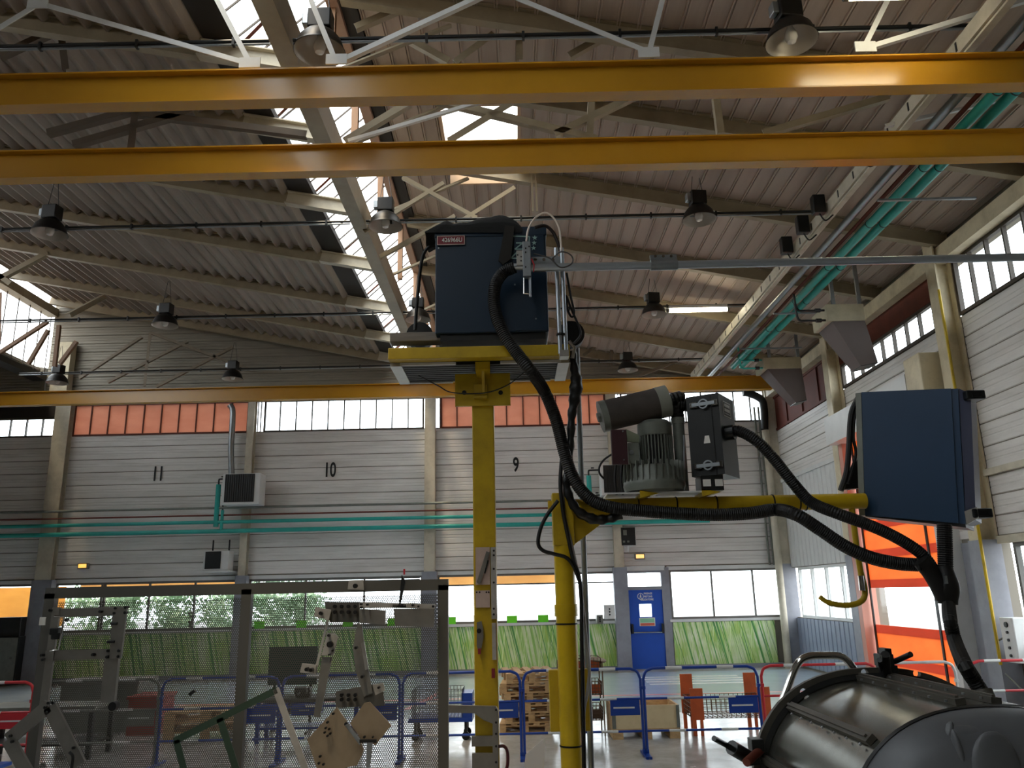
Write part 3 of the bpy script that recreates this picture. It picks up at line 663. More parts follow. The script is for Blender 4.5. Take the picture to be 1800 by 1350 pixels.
# beige truss members between the beams
bars('truss_bar', 'beige lattice truss under the right roof between the first two crane beams', 9.2,
     [((868, 62), (800, 112)), ((700, 60), (790, 110)), ((1000, 100), (1160, 10)), ((913, 10), (913, 108)), ((625, 50), (700, 18)), ((1220, 100), (1315, 20)), ((1340, 236), (1560, 172)), ((1258, 172), (1266, 236)), ((975, 238), (1125, 165)), ((1040, 170), (1036, 240)), ((606, 250), (720, 182)), ((745, 172), (1050, 246)), ((905, 180), (790, 250))], .09, M_beige)
bars('truss_bar', 'pale tie bars crossing before the bright roof window', 9.0, [((612, 248), (860, 175)), ((1555, 222), (1830, 160))], .045, M_white)
bars('truss_bar', 'beige lattice truss beyond the second crane beam beside the girder', 12.7,
     [((708, 312), (838, 384)), ((905, 330), (800, 396)), ((640, 408), (780, 322)), ((668, 452), (800, 380))], .07, M_beige)
bars('truss_bar', 'slim twin hanger rods below the second crane beam', 12.7, [((934, 296), (937, 372)), ((941, 296), (944, 372))], .03, M_beige)
bars('truss_bar', 'dark brown lattice truss under the left roof', 9.2,
     [((85, 235), (235, 195)), ((240, 200), (232, 268)), ((130, 255), (340, 195)), ((110, 60), (118, 125)), ((0, 100), (130, 40)), ((240, 200), (540, 238))], .09, mat('brown_steel', '#5e5244', .6, dirt=.3, dirt_col='#2f271f'))
bars('truss_bar', 'beige bracing in front of the gable boards of the left bay', 22.4,
     [((265, 585), (255, 680)), ((140, 665), (250, 592)), ((190, 672), (330, 600)), ((275, 680), (410, 610)), ((265, 585), (440, 650))], .08, M_brown)
bars('truss_bar', 'beige bracing in front of the gable boards of the right bay', 22.4,
     [((1025, 625), (1060, 600)), ((1075, 590), (1075, 645)), ((1125, 660), (1190, 635))], .08, M_brown)
bars('truss_bar', 'brown lattice in front of the upright glazing', 20.0,
     [((0, 620), (85, 565)), ((50, 640), (85, 580)), ((96, 645), (104, 572)), ((2, 515), (0, 600)), ((105, 640), (135, 600))], .09, mat('brown_steel2', '#7a5c44', .6))
bars('truss_bar', 'beige struts from the left ridge to the roof beams', 18.0, [((0, 490), (85, 445)), ((120, 555), (182, 522), 2), ((-20, 470), (20, 500))], .12, M_beige)
obj('bright_post', MB().box(-13.55, -13.05, D - .3, D - .02, 8.0, 9.6), M_cream2, label='cream post catching daylight beside the left glazing on the back wall', cat='post')

# ------------------------------------------------------------------ trunking and ceiling pipes along the right bay
def run_z(pa, pb, Z):
    a = atZ(*pa, Z); b = atZ(*pb, Z); return (a.x + b.x) / 2
x = run_z((1511, 313), (1229, 655), 7.62)
t = thing('cable_trunking', 'long cream cable trunking hung under the right roof', 'trunking', (x, 14, 7.6))
obj('trough', MB().prism([(x - .05, 3, 7.62), (x + .05, 3, 7.62), (x + .05, 3, 7.80), (x - .05, 3, 7.80)], (0, 18.2, 0)), M_cream, t)
k = 7.5
while k < 21: obj('slot', MB().box(x - .056, x - .049, k, k + .03, 7.66, 7.77), M_blackm, t); k += .55
obj('lower_lip', MB().box(x - .02, x + .065, 3, 21.2, 7.585, 7.612), M_cream, t)
for (pa, pb, Z, r, m, lb) in (((1545, 330), (1250, 655), 7.68, .06, M_galv, 'grey pipe under the right roof beside the cable trunking'), ((1570, 330), (1265, 655), 7.62, .03, M_rust, 'thin rust pipe under the right roof beside the teal pipes'),
                              ((1617, 302), (1281, 652), 7.5, .065, M_teal, 'left teal pipe of the pair under the right roof'), ((1640, 302), (1297, 652), 7.5, .065, M_teal, 'right teal pipe of the pair under the right roof')):
    x = run_z(pa, pb, Z)
    t = thing('ceiling_pipe', lb, 'pipe', (x, 12, Z))
    obj('pipe_run', MB().cyl((x, 2, Z), (x, 19.5 if m is M_teal else 21.5, Z), r, n=14), m, t, smooth=True)
    if m is M_teal:
        k = 8
        while k < 19: obj('pipe_joint', MB().cyl((x, k, Z), (x, k + .012, Z), r + .006, n=14), M_blackm, t); k += 1.7
xc = run_z((1545, 330), (1250, 655), 7.68)
for Y in (10.4, 15.2, 17.6): obj('pipe_hanger', MB().box(xc - .1, xc + 1.3, Y, Y + .04, 7.38, 7.41), M_galv, label='thin cross bar carrying the ceiling pipes', cat='bracket', group='pipe cross bars under the right roof')
xt = run_z((1511, 313), (1229, 655), 7.62)
for Y, (px, py) in ((9.6, (1505, 300)), (11.2, (1470, 340)), (11.9, (1449, 365)), (12.7, (1430, 385))):
    t = thing('junction_box', 'black junction box clamped to the cable trunking', 'junction box', (xt - .12, Y, 7.65), group='junction boxes on the cable trunking')
    obj('box_body', MB().bbox((xt - .27, Y, 7.62), (xt - .08, Y + .14, 7.92), .015), M_blackplastic, t)
    obj('box_lead', MB().tube(smoothpath([(xt - .17, Y + .07, 7.62), (xt - .1, Y + .05, 7.5), (xt + .02, Y + .03, 7.58)]), .012, 6), M_black, t, smooth=True)

# ------------------------------------------------------------------ hanging bell lamps on their rails
def bell_lamp():
    t = thing('bell_lamp', 'black bell shaped pendant lamp', 'lamp', (0, 0, 0))
    obj('ballast', MB().bbox((-.13, -.1, .16), (.13, .1, .40), .015), M_lamp, t)
    obj('lamp_socket_box', MB().bbox((-.20, -.06, .22), (-.125, .06, .36), .01), M_galv, t)
    pr = [(.08, .18), (.10, .15), (.17, .11), (.235, .03), (.265, -.06), (.28, -.10), (.285, -.105)]
    obj('shade', MB().lathe(pr, (0, 0, 0), n=28, caps=False), M_lamp, t, smooth=True)
    obj('reflector', MB().lathe([(a - .006, b - .004) for a, b in pr], (0, 0, 0), n=28, caps=False), M_lampin, t, smooth=True)
    obj('bulb', MB().lathe([(.02, .12), (.035, .06), (.065, 0), (.072, -.06), (.048, -.115), (.0, -.135)], (0, 0, 0), n=16), M_bulb, t, smooth=True)
    for s in (-1, 1): obj('hanger_wire', MB().tube([(s * .1, 0, .4), (s * .02, 0, .95)], .005, 5), M_blackm, t)
    return t
proto = bell_lamp(); first = True
LX = [-12.45, -7.65, -2.05, 3.18]
rows = [(7.85, (2, 3)), (12.45, (1, 2, 3)), (17.0, (1, 2, 3)), (21.3, (0, 1, 3))]
where = {0: 'beside the left glazing', 1: 'under the left roof', 2: 'beside the grey girder', 3: 'under the right roof'}
rowname = ['on the rail by the nearest crane beam', 'on the rail past the crane beams', 'on the rail with the lit tube', 'on the rail near the back wall']
for ri, (Y, idx) in enumerate(rows):
    for i in idx:
        M = Matrix.Translation((LX[i], Y - (.19 if ri < 3 else .12), (8.05, 8.15, 8.09, 8.03)[ri])) @ Matrix.Rotation(.12 * (i - 2), 4, 'Z')
        if first: proto.matrix_basis = M; o = proto; first = False
        else: o = copy_tree(proto, M)
        o['label'] = 'black bell pendant lamp ' + where[i] + ' ' + rowname[ri]; o['group'] = 'bell pendant lamps'
    x0, x1 = (-13.6, 5.3)
    t = thing('lamp_rail', 'thin dark conduit lamp ' + rowname[ri].replace('on the ', ''), 'rail', (0, Y, 8.22))
    for xa_, xb_ in ((x0, -2.68), (-2.41, x1)):
        obj('rail_tube', MB().tube([(xa_, Y, 8.25), (xb_, Y, 8.25)], .022, 8), M_blackm, t, smooth=True)
        obj('rail_conduit', MB().tube([(xa_, Y, 8.205), (xb_, Y, 8.205)], .014, 6), M_galv, t, smooth=True)
    k = x0 + .6
    while k < x1: obj('rail_clip', MB().box(k, k + .03, Y - .03, Y + .03, 8.19, 8.285), M_blackm, t); k += 1.1
# lit fluorescent tubes
M_tube = glowmat('fluorescent_glow', '#fff2d0', 26.0)
def fluo(p0, p1, lb):
    p0 = V(p0); p1 = V(p1)
    t = thing('fluorescent_lamp', lb, 'lamp', (p0 + p1) / 2)
    obj('housing', MB().bar(p0 + V((0, 0, .07)), p1 + V((0, 0, .07)), .12, .06), M_white, t)
    obj('tube', MB().cyl(p0, p1, .045, n=12), M_tube, t, smooth=True)
    for p, s in ((p0, -1), (p1, 1)): obj('end_cap', MB().cyl(p, p + V((s * .05, 0, 0)), .05, n=12), M_grey, t)
a = atY(1176, 546, 16.86); b = atY(1278, 544, 16.86); fluo(a, b, 'lit white fluorescent tube hanging beside a bell lamp under the right roof')
a = atY(1492, -7, 6.55); b = atY(1690, -12, 6.55); fluo(a, b, 'lit white fluorescent tube above the nearest orange crane beam')

# ------------------------------------------------------------------ air heaters with brown ducts under the eaves
def duct_heater(px, lb, s=1.):
    (bx0, by0, bx1, by1), (ox0, oy0, ox1, oy1), Y = px
    t = thing('duct_heater', lb, 'air heater', atY((bx0 + bx1) / 2, by1, Y))
    a = atY(bx0, by0, Y); b = atY(bx1, by1, Y); dp = .75 * s
    zb, zt_ = min(a.z, b.z), max(a.z, b.z)
    obj('heater_box', MB().bbox((a.x - .12, Y - .0, zb), (b.x, Y + dp, zt_ + .04), .015), M_ductd, t)
    a2 = atY(ox0, oy0, Y + .12); b2 = atY(ox1, oy1, Y + .12); zo = (a2.z + b2.z) / 2
    top = [V((a.x - .03, Y + .02, zb)), V((b.x - .01, Y + .02, zb)), V((b.x - .01, Y + dp - .04, zb)), V((a.x - .03, Y + dp - .04, zb))]
    bot = [V((a2.x, Y + .06, zo)), V((b2.x, Y + .06, zo + .06)), V((b2.x, Y + .46, zo + .06)), V((a2.x, Y + .46, zo))]
    obj('duct_cone', MB().add(top + bot, [(0, 1, 5, 4), (1, 2, 6, 5), (2, 3, 7, 6), (3, 0, 4, 7)]), M_duct, t)
    obj('outlet_rim', MB().prism([p + V((0, 0, -.015)) for p in bot], (0, 0, .02)), M_blackm, t)
    for xx in (a.x + .04, b.x - .06): obj('hanger_strap', MB().box(xx, xx + .07, Y + .1, Y + .14, zt_ - .05, zR(xx) - .03), M_galv, t)
    for k, zz in enumerate((zb + .05, zb + .25)):
        obj('feed_pipe', MB().tube(smoothpath([(a.x - .12, Y + .1, zz), (a.x - .45, Y + .1, zz), (a.x - .62, Y + .12, zz + .04), (a.x - .66, Y + .12, zz + .35)], 5), .022, 8), M_blackm if s > .95 else M_teal, t, smooth=True)
        obj('valve', MB().cyl((a.x - .3, Y + .1, zz), (a.x - .2, Y + .1, zz), .04, n=10), M_blackm, t)
duct_heater(((1463, 538, 1522, 563), (1512, 656, 1540, 632), 14.3), 'air heater with brown tapering duct nearer the orange door column')
duct_heater(((1350, 631, 1410, 647), (1398, 716, 1416, 700), 18.6), 'air heater with brown tapering duct in the corner by the back wall', .9)
# ================================================================== EQUIPMENT IN THE FOREGROUND
def prect(x0, y0, x1, y1, Y):
    xm, ym = (x0 + x1) / 2, (y0 + y1) / 2
    return atY(x0, ym, Y).x, atY(x1, ym, Y).x, atY(xm, y1, Y).z, atY(xm, y0, Y).z
def pbox(x0, y0, x1, y1, Y, dep, bev=0.):
    a, b, c, e = prect(x0, y0, x1, y1, Y)
    return MB().bbox((a, Y, c), (b, Y + dep, e), bev) if bev else MB().box(a, b, Y, Y + dep, c, e)
PX = lambda n, Y: n * Y / FPX / 1.0

# ------------------------------------------------------------------ square yellow post with its platform
YA = 4.85
t = thing('machine_stand', 'yellow square steel post carrying a flat platform with a blue machine', 'stand', (atY(850, 720, YA).x, YA + .07, 0))
a, b, c, e = prect(831, 713, 870, 1000, YA)
obj('post', MB().bbox((a, YA, 0), (b, YA + .14, atY(850, 660, YA).z), .006), M_yellow, t)
hp = obj('head_plate', pbox(800, 657, 897, 713, YA - .02, .02), M_yellow, t)
for x in (816, 880): disc('bolt_hole', x, 690, YA - .024, 4.2, .006, M_black, hp)
obj('stop_block', pbox(833, 675, 857, 700, YA - .05, .03, .003), M_yellow, t)
zt = atY(850, 608, 4.6).z; zb = atY(850, 628, 4.6).z
x0, x1 = atY(682, 618, 4.6).x, atY(1002, 618, 4.6).x
obj('front_rail', MB().bbox((x0, 4.6, zb), (x1, 4.68, zt), .004), M_yellow, t)
obj('rear_rail', MB().bbox((x0 + .04, 5.12, zb), (x1 - .04, 5.18, zt), .004), M_yellow, t)
g = obj('grille_tray', MB().box(x0 + .03, x1 - .02, 4.69, 5.11, zb + .005, zb + .02), M_blackm, t)
for k in range(9):
    y = 4.71 + k * .045; obj('grille_slat', MB().box(x0 + .06, x1 - .06, y, y + .03, zb - .012, zb + .006), M_black, g)
for xx in (x0 + .0, x1 - .07): obj('side_channel', MB().box(xx, xx + .07, 4.69, 5.12, zb - .02, zb + .04), M_alu, t)
for xa_, xb_ in ((x0 + .06, x0 + .4), (x1 - .42, x1 - .05)):
    obj('edge_strip', MB().box(xa_, xb_, 4.685, 4.70, zb - .016, zb + .0), M_white, t); obj('edge_strip', MB().box(xa_, xb_ - .05, 5.1, 5.12, zb - .02, zb + .0), M_white, t)
xm = atY(850, 640, YA).x
obj('centre_bracket', MB().prism([(xm - .045, 4.69, zb), (xm + .045, 4.69, zb), (xm + .04, YA + .0, zb - .02), (xm - .04, YA, zb - .02)], (0, 0, -.05)).prism([(xm - .008, 4.69, zb - .02), (xm - .008, YA, zb - .02), (xm - .008, YA, zb - .23)], (.016, 0, 0)), M_yellow, t)
cable('loose_wire', pxs([(735, 660), (770, 678), (795, 690), (850, 691), (890, 678), (915, 660), (925, 652)], YA - .06), .004, M_blackm, t, n=6)
# plates screwed to the post
pk = obj('sample_plate', pbox(836, 962, 861, 1028, YA - .012, .01), M_pink, t)
obj('clamp_lever', MB().bar(atY(858, 970, YA - .02), atY(842, 1022, YA - .02), .022, .012, (0, 1, 0)).cyl(atY(842, 1022, YA - .03), atY(842, 1022, YA - .008), .014, n=10), M_jig, pk)
obj('lever_shadow_bar', MB().bar(atY(858, 985, YA - .02), atY(852, 1008, YA - .02), .008, .01, (0, 1, 0)), M_blackm, pk)
p2 = obj('sample_plate', pbox(836, 1038, 861, 1068, YA - .012, .01), M_pink, t)
for x in (838, 843, 855, 859): disc('plate_hole', x, 1041, YA - .015, 1.5, .004, M_black, p2)
p3 = obj('side_rail', pbox(863, 962, 873, 1088, YA - .016, .018), M_jigw, t)
for y in (968, 976, 1000, 1024, 1070, 1080): disc('rail_hole', 868, y, YA - .02, 1.8, .005, M_black, p3)
obj('side_rail', pbox(865, 1095, 872, 1160, YA - .012, .018), M_jigw, t)
tc_ = plate('toggle_clamp', [(838, 1094), (846, 1092), (849, 1105), (850, 1120), (846, 1140), (842, 1150), (838, 1135)], YA - .02, .02, M_jig, t)
disc('clamp_pivot', 842, 1109, YA - .03, 4, .012, M_black, tc_); obj('clamp_tip', pbox(840, 1140, 845, 1150, YA - .03, .012), M_redplate, tc_)
obj('red_tag', pbox(864, 1175, 870, 1192, YA - .02, .008), M_redplate, t)
j = plate('jaw_arm', [(788, 1240), (872, 1242), (876, 1250), (876, 1360), (830, 1360), (830, 1325), (866, 1325), (866, 1272), (850, 1266), (834, 1254), (788, 1253)], YA - .05, .035, M_jig, t)
for y in (1248, 1270, 1290, 1312, 1340): disc('jaw_hole', 872, y, YA - .056, 1.8, .008, M_black, j)
obj('jaw_band', pbox(829, 1294, 866, 1312, YA - .03, .02), M_jig, t)
cable('pull_handle', pxs([(876, 1312), (886, 1312), (892, 1322), (892, 1345), (886, 1360)], YA - .03), .009, mat('maroon', '#4a2226', .4), t)

# ------------------------------------------------------------------ blue machine on the platform
YB = 4.62
t = thing('welding_machine', 'dark blue machine cabinet with red number plate standing on the yellow platform', 'machine', (atY(865, 588, YB).x, YB + .2, zt))
a, b, c, e = prect(765, 403, 962, 587, YB)
cab = obj('cabinet', MB().bbox((a, YB, zt + .09), (b, YB + .42, e), .008), M_navy2, t)
obj('lid', MB().bbox((a - .006, YB - .006, e - .05), (b + .006, YB + .43, e + .012), .006), M_navy2, t)
obj('side_panel', pbox(905, 412, 958, 580, YB - .004, .004), M_navy2, t)
obj('skid', MB().box(a + .03, b - .02, YB + .02, YB + .4, zt + .05, zt + .09), M_blackm, t)
npl = obj('number_plate', pbox(768, 414, 817, 430, YB - .01, .004), M_redplate, t)
a2, b2, c2, e2 = prect(768, 414, 817, 430, YB - .014)
obj('plate_border', MB().box(a2, b2, YB - .013, YB - .010, e2 - .004, e2).box(a2, b2, YB - .013, YB - .010, c2, c2 + .004).box(a2, a2 + .004, YB - .013, YB - .010, c2, e2).box(b2 - .004, b2, YB - .013, YB - .010, c2, e2), M_pink, npl)
text('plate_number', '426966U', .042, ((a2 + b2) / 2 + .008, YB - .013, (c2 + e2) / 2), M_paper, npl, sx=.82)
def star(c, r):
    pts = [c + V((math.sin(k * math.pi / 5) * (r if k % 2 == 0 else r * .42), 0, math.cos(k * math.pi / 5) * (r if k % 2 == 0 else r * .42))) for k in range(10)]
    mb = MB(); mb.prism(pts, (0, -.002, 0)); return mb
M_print = mat('pale_print', '#8fb0ac', .5)
for x, y in ((940, 418), (939, 427), (938, 436)): obj('printed_star', star(atY(x, y, YB - .006), .017), M_print, t)
lg = MB()
for p, q in (((899, 415), (931, 416)), ((931, 416), (930, 424)), ((907, 427), (919, 427)), ((919, 427), (905, 438)), ((905, 438), (919, 438)), ((908, 444), (898, 454)), ((897, 454), (920, 454))):
    lg.bar(atY(*p, YB - .006), atY(*q, YB - .006), .008, .002, (0, 1, 0))
obj('printed_logo', lg, M_print, t)
for x, y in ((771, 436), (942, 560), (905, 500)): disc('screw_head', x, y, YB - .008, 1.6, .004, M_galv, t, n=8)
# wheels and cable of the machine
for x, y in ((738, 590), (1004, 588)):
    cc = atY(x, y, 4.9); obj('castor_wheel', MB().cyl(cc + V((0, -.02, 0)), cc + V((0, .05, 0)), .085, n=24), M_black, t, smooth=True)
cable('supply_cable', pxs([(768, 430), (752, 436), (742, 455), (736, 500), (732, 545), (730, 580)], YB + .1), .011, M_black, t)
# timber, rags, strap
obj('timber_beam', MB().bbox((atY(686, 594, 4.72).x, 4.70, atY(700, 602, 4.72).z), (atY(890, 594, 4.72).x, 4.80, atY(700, 586, 4.72).z), .005), mat('grey_timber', '#86807a', .8, dirt=.5, dirt_col='#4c453e', scale=9, stretch=(.3, 2, 3)), label='grey timber baulk lying on the yellow platform under the blue machine', cat='timber')
def heap(name, base, zs, m, seed, parent=None, **kw):
    """cloth heap: bumpy low surface from an outline of (x, ztop) along the machine top"""
    random.seed(seed); mb = MB(); n = len(base); rows = 7; dep = .34; vs = []
    for j in range(rows):
        v = j / (rows - 1)
        for i, (p, zz) in enumerate(zip(base, zs)):
            hgt = (zz) * math.sin(math.pi * min(max(v * .9 + .05, 0), 1)) ** .6 * random.uniform(.82, 1.1)
            vs.append(V((p.x + random.uniform(-.008, .008), YB - .015 + v * dep, p.z + hgt)))
    fs = [(j * n + i, j * n + i + 1, (j + 1) * n + i + 1, (j + 1) * n + i) for j in range(rows - 1) for i in range(n - 1)]
    k = len(vs); vs += [V((p.x, YB - .015, p.z - .03)) for p in base]
    fs += [(k + i, k + i + 1, i + 1, i) for i in range(n - 1)]
    mb.add(vs, fs); o = obj(name, mb, m, parent, smooth=True, **kw)
    s = o.modifiers.new('soft', 'SUBSURF'); s.levels = 1; s.render_levels = 1; return o
bx = [atY(x, 402, YB - .01) for x in (746, 758, 772, 784, 796, 808, 820, 834, 848, 862, 876, 890, 902, 912, 918)]
heap('rag_heap', bx, [-.05, .05, .09, .13, .08, .10, .09, .12, .15, .14, .16, .15, .14, .09, .02], M_rag, 3, label='crumpled black cloth heaped on top of the blue machine', cat='cloth')
obj('cloth_strap', MB().prism(pxs([(888, 396), (904, 398), (898, 455), (884, 465), (876, 458)], YB - .03), (0, .012, 0)), mat('strap_brown', '#2b2926', .9), label='dark cloth strap hanging over the front of the blue machine', cat='strap')

# ------------------------------------------------------------------ zinc pipe rail with its clamp head
YP = 4.5
t = thing('pipe_rail', 'long horizontal zinc pipe reaching right from the blue machine', 'pipe', atY(1300, 462, YP))
p0, p1 = atY(930, 470, YP), atY(1860, 452, YP); p1.z = p0.z = (p0.z + p1.z) / 2
obj('pipe', MB().cyl(p0, p1, .0245, n=20), M_steel, t, smooth=True)
cx0, cx1 = atY(1143, 460, YP).x, atY(1190, 460, YP).x
sl_ = obj('coupling_sleeve', MB().cyl((cx0, YP, p0.z), (cx1, YP, p0.z), .032, n=20).box(cx0, cx1, YP - .006, YP + .006, p0.z + .02, p0.z + .065), M_galv, t, smooth=True)
for x in (1152, 1166, 1180): cc = atY(x, 450, YP - .012); obj('bolt', MB().cyl(cc, cc + V((0, .03, 0)), .009, n=6), M_chrome, sl_)
fx0, fx1 = atY(934, 455, YP).x, atY(985, 455, YP).x
fl = obj('clamp_flange', MB().box(fx0, fx1, YP - .005, YP + .005, p0.z + .02, p0.z + .07), M_galv, t)
for x in (941, 956, 972): cc = atY(x, 456, YP - .012); obj('bolt', MB().cyl(cc, cc + V((0, .03, 0)), .010, n=6), M_chrome, fl)
t = thing('clamp_head', 'grey perforated clamp block with a wire hook on the end of the zinc pipe', 'clamp', atY(926, 487, YP))
bl = obj('front_block', pbox(919, 424, 933, 485, YP - .06, .05, .003), M_galv, t)
for x, y in ((924, 436), (924, 443), (924, 469), (930, 433)): disc('block_hole', x, y, YP - .064, 1.4, .006, M_black, bl)
b2_ = obj('rear_block', pbox(908, 440, 920, 466, YP - .03, .05, .002), M_alu, t)
for x, y in ((910, 448), (916, 451), (916, 458)): disc('block_hole', x, y, YP - .034, 1.4, .006, M_black, b2_)
obj('wire_hook', MB().tube(pxs([(921, 485), (921, 516), (934, 517)], YP - .03), .0035, 6), M_chrome, t); obj('hook_rod', MB().cyl(atY(931, 485, YP - .03), atY(932, 522, YP - .03), .007, n=8), M_steel, t)
obj('end_cap', MB().cyl(atY(903, 469, YP), atY(919, 469, YP), .02, n=14), M_steel, t); obj('red_lead', MB().tube(pxs([(934, 455), (939, 465), (938, 478)], YP - .05), .004, 6), M_red, t)
cable('white_air_hose', pxs([(925, 424), (929, 402), (940, 384), (957, 374), (972, 382), (983, 403), (987, 440)], YP - .03), .006, mat('ivory_hose', '#e6d8cc', .4), label='ivory air hose arching over the zinc pipe', cat='hose')
t = thing('upright_tube', 'pair of upright zinc tubes standing on the platform corner', 'tube', atY(988, 622, YP))
for x in (981, 991): obj('zinc_tube', MB().cyl(atY(x + 4, 622, YP + .05), atY(x - 4, 436, YP + .05), .013, n=12), M_steel, t, smooth=True)
obj('tube_foot', pbox(984, 615, 1000, 626, YP + .02, .08), M_alu, t); obj('tube_tie', MB().cyl(atY(986, 590, YP + .05), atY(986, 587, YP + .05), .028, n=12), M_black, t)
cable('coiled_lead', pxs([(938, 446), (955, 450), (968, 455), (985, 470), (1003, 465), (1007, 455), (1000, 446), (985, 443), (970, 455)], YP - .05), .0045, mat('grey_lead', '#4e4c4a', .5), label='thin grey lead coiled around the joint of zinc pipe and tubes', cat='cable')
cable('black_lead', pxs([(940, 400), (958, 397), (972, 408), (980, 425), (985, 440)], YP + .06), .011, mat('brown_black', '#241a18', .5), label='dark lead bending over the corner of the blue machine', cat='cable')
cable('black_lead', pxs([(996, 480), (1003, 520), (1009, 548), (1005, 557), (998, 545), (995, 520), (1005, 545), (1018, 575), (1020, 590), (1008, 605)], YP + .08), .007, M_black, label='black lead looping beside the upright zinc tubes', cat='cable')
# wrapped bundle falling from the platform corner
t = thing('cable_bundle', 'black taped cable bundle hanging from the platform corner', 'cable', atY(1005, 860, YP + .2))
obj('bundle_wrap', MB().tube(smoothpath(pxs([(1006, 618), (1010, 650), (1013, 672), (1010, 700), (1005, 730), (1003, 770), (1000, 810), (996, 850), (1004, 880), (1020, 902), (1045, 913), (1070, 912), (1092, 905)], YP + .2), 5), [.024 + .004 * math.sin(i * 1.7) + .016 * math.exp(-((i - 12) / 5.) ** 2) + .006 * math.exp(-((i - 48) / 6.) ** 2) for i in range(61)], 9), mat('black_tape', '#131415', .35), t, smooth=True)
obj('bundle_end', MB().tube(pxs([(1000, 600), (1010, 612), (1006, 630)], YP + .18), .012, 8), mat('grey_sleeve', '#9a958e', .5), t, smooth=True)
obj('pole', MB().cyl(atY(1014, 612, 5.15), V((atY(1016, 860, 5.15).x, 5.15, 0)), .018, n=12), M_galv, label='thin grey pole standing behind the round yellow post', cat='pole', smooth=True)

# ------------------------------------------------------------------ round yellow post with boom
YC = 4.8
xb = atY(996, 1100, YC).x; zb_ = atY(996, 892, YC).z
t = thing('boom_stand', 'round yellow steel post with a horizontal boom tube', 'stand', (xb, YC, 0))
rb = 17.5 * YC / FPX
po = obj('round_post', MB().cyl((xb, YC, 0), (xb, YC, atY(996, 940, YC).z), rb, n=28), M_yellow2, t, smooth=True)
obj('collar', MB().cyl((xb, YC, atY(996, 1083, YC).z), (xb, YC, atY(996, 1062, YC).z), rb + .007, n=28), M_yellow2, po, smooth=True)
for y in (1098, 1312): obj('tie_band', MB().cyl((xb, YC, atY(996, y, YC).z), (xb, YC, atY(996, y - 3, YC).z), rb + .004, n=24), M_black, po)
hz = obj('head_sleeve', MB().bbox((xb - .062, YC - .06, atY(996, 960, YC).z), (xb + .062, YC + .06, atY(996, 868, YC).z), .006), M_yellow, t)
obj('sleeve_lug', MB().box(xb - .085, xb - .06, YC - .02, YC + .02, zb_ - .01, zb_ + .04), M_yellow, hz)
obj('gusset', MB().prism([(xb + .06, YC - .006, atY(996, 958, YC).z), (xb + .06, YC - .006, zb_ - .02), (xb + .34, YC - .006, zb_ - .03), (xb + .30, YC - .006, zb_ - .05)], (0, .012, 0)), M_yellow, t)
xe = atY(1520, 880, YC).x
bo = obj('boom_tube', MB().cyl((xb, YC, zb_), (xe, YC, zb_), .046, n=24), M_yellow2, t, smooth=True)
for x in (1120, 1187, 1257, 1357, 1402, 1414): xx = atY(x, 885, YC).x; obj('tie_band', MB().cyl((xx, YC, zb_), (xx + .008, YC, zb_), .05, n=20), M_black, bo)
bxp = obj('bracket_box', MB().bbox((xb - .11, YC + .03, atY(996, 1288, YC).z), (xb + .115, YC + .10, atY(996, 1178, YC).z), .005), M_yellow, t)
hk = [atY(1496, 884, YC), atY(1503, 940, YC), atY(1512, 1000, YC), atY(1520, 1035, YC), atY(1518, 1052, YC), atY(1506, 1061, YC), atY(1485, 1064, YC), atY(1462, 1061, YC), atY(1450, 1056, YC), atY(1441, 1049, YC)]
t2 = thing('hanging_hook', 'yellow bent steel hook hanging from the boom tube', 'hook', hk[4])
obj('hook_rod', MB().tube(smoothpath(hk, 5), [.018] * 18 + [.0165] * 20 + [.014] * 8, 10), M_yellow, t2, smooth=True)
obj('spring_clip', MB().cyl(atY(1513, 1012, YC - .02), atY(1516, 1038, YC - .02), .016, n=10), M_chrome, t2, smooth=True)
# cables on the round post
cable('post_cable', pxs([(988, 800), (985, 850), (990, 900), (1000, 950), (1008, 985), (1018, 1015), (1022, 1060), (1023, 1140), (1025, 1250), (1027, 1360)], YC - .09), .012, M_black, label='black cable running down the front of the round yellow post', cat='cable')
cable('post_cable', pxs([(981, 880), (962, 905), (950, 930), (946, 955), (955, 968), (975, 974), (995, 980), (1008, 995), (1018, 1020)], YC - .10), .011, M_black, label='black cable bowing out left of the round yellow post', cat='cable')
cable('post_cable', pxs([(990, 840), (991, 900), (1003, 950), (1012, 990), (1020, 1030), (1026, 1080), (1032, 1140), (1036, 1180), (1032, 1220), (1026, 1260), (1027, 1360)], YC - .06), .009, mat('grey_cable', '#8d8a86', .5), label='grey cable running down beside the round yellow post', cat='cable')

# ------------------------------------------------------------------ vacuum blower on the boom
t = thing('vacuum_blower', 'grey vacuum blower with finned motor and silencer mounted on the yellow boom', 'blower', atY(1160, 868, YC))
zs_ = zb_ + .046
obj('base_plate', MB().box(atY(1064, 866, YC).x, atY(1256, 866, YC).x, YC - .12, YC + .12, zs_ + .012, zs_ + .022), M_white, t)
for x in (1134, 1240): xx = atY(x, 866, YC).x; obj('angle_foot', MB().prism([(xx - .05, YC - .13, zs_ - .012), (xx + .06, YC - .13, zs_ + .012), (xx - .05, YC - .13, zs_ + .03)], (0, .2, 0)), M_yellow, t)
cb = atY(1150, 850, YC); rv = .185
hb = obj('blower_housing', MB().lathe([(rv * .7, zs_ + .022), (rv * .95, zs_ + .035), (rv, zs_ + .07), (rv * .97, zs_ + .10), (rv * .93, zs_ + .11), (rv * .93, zs_ + .16), (rv * .85, zs_ + .18), (.11, zs_ + .19)], (cb.x, YC, 0), n=36), M_motor, t, smooth=True)
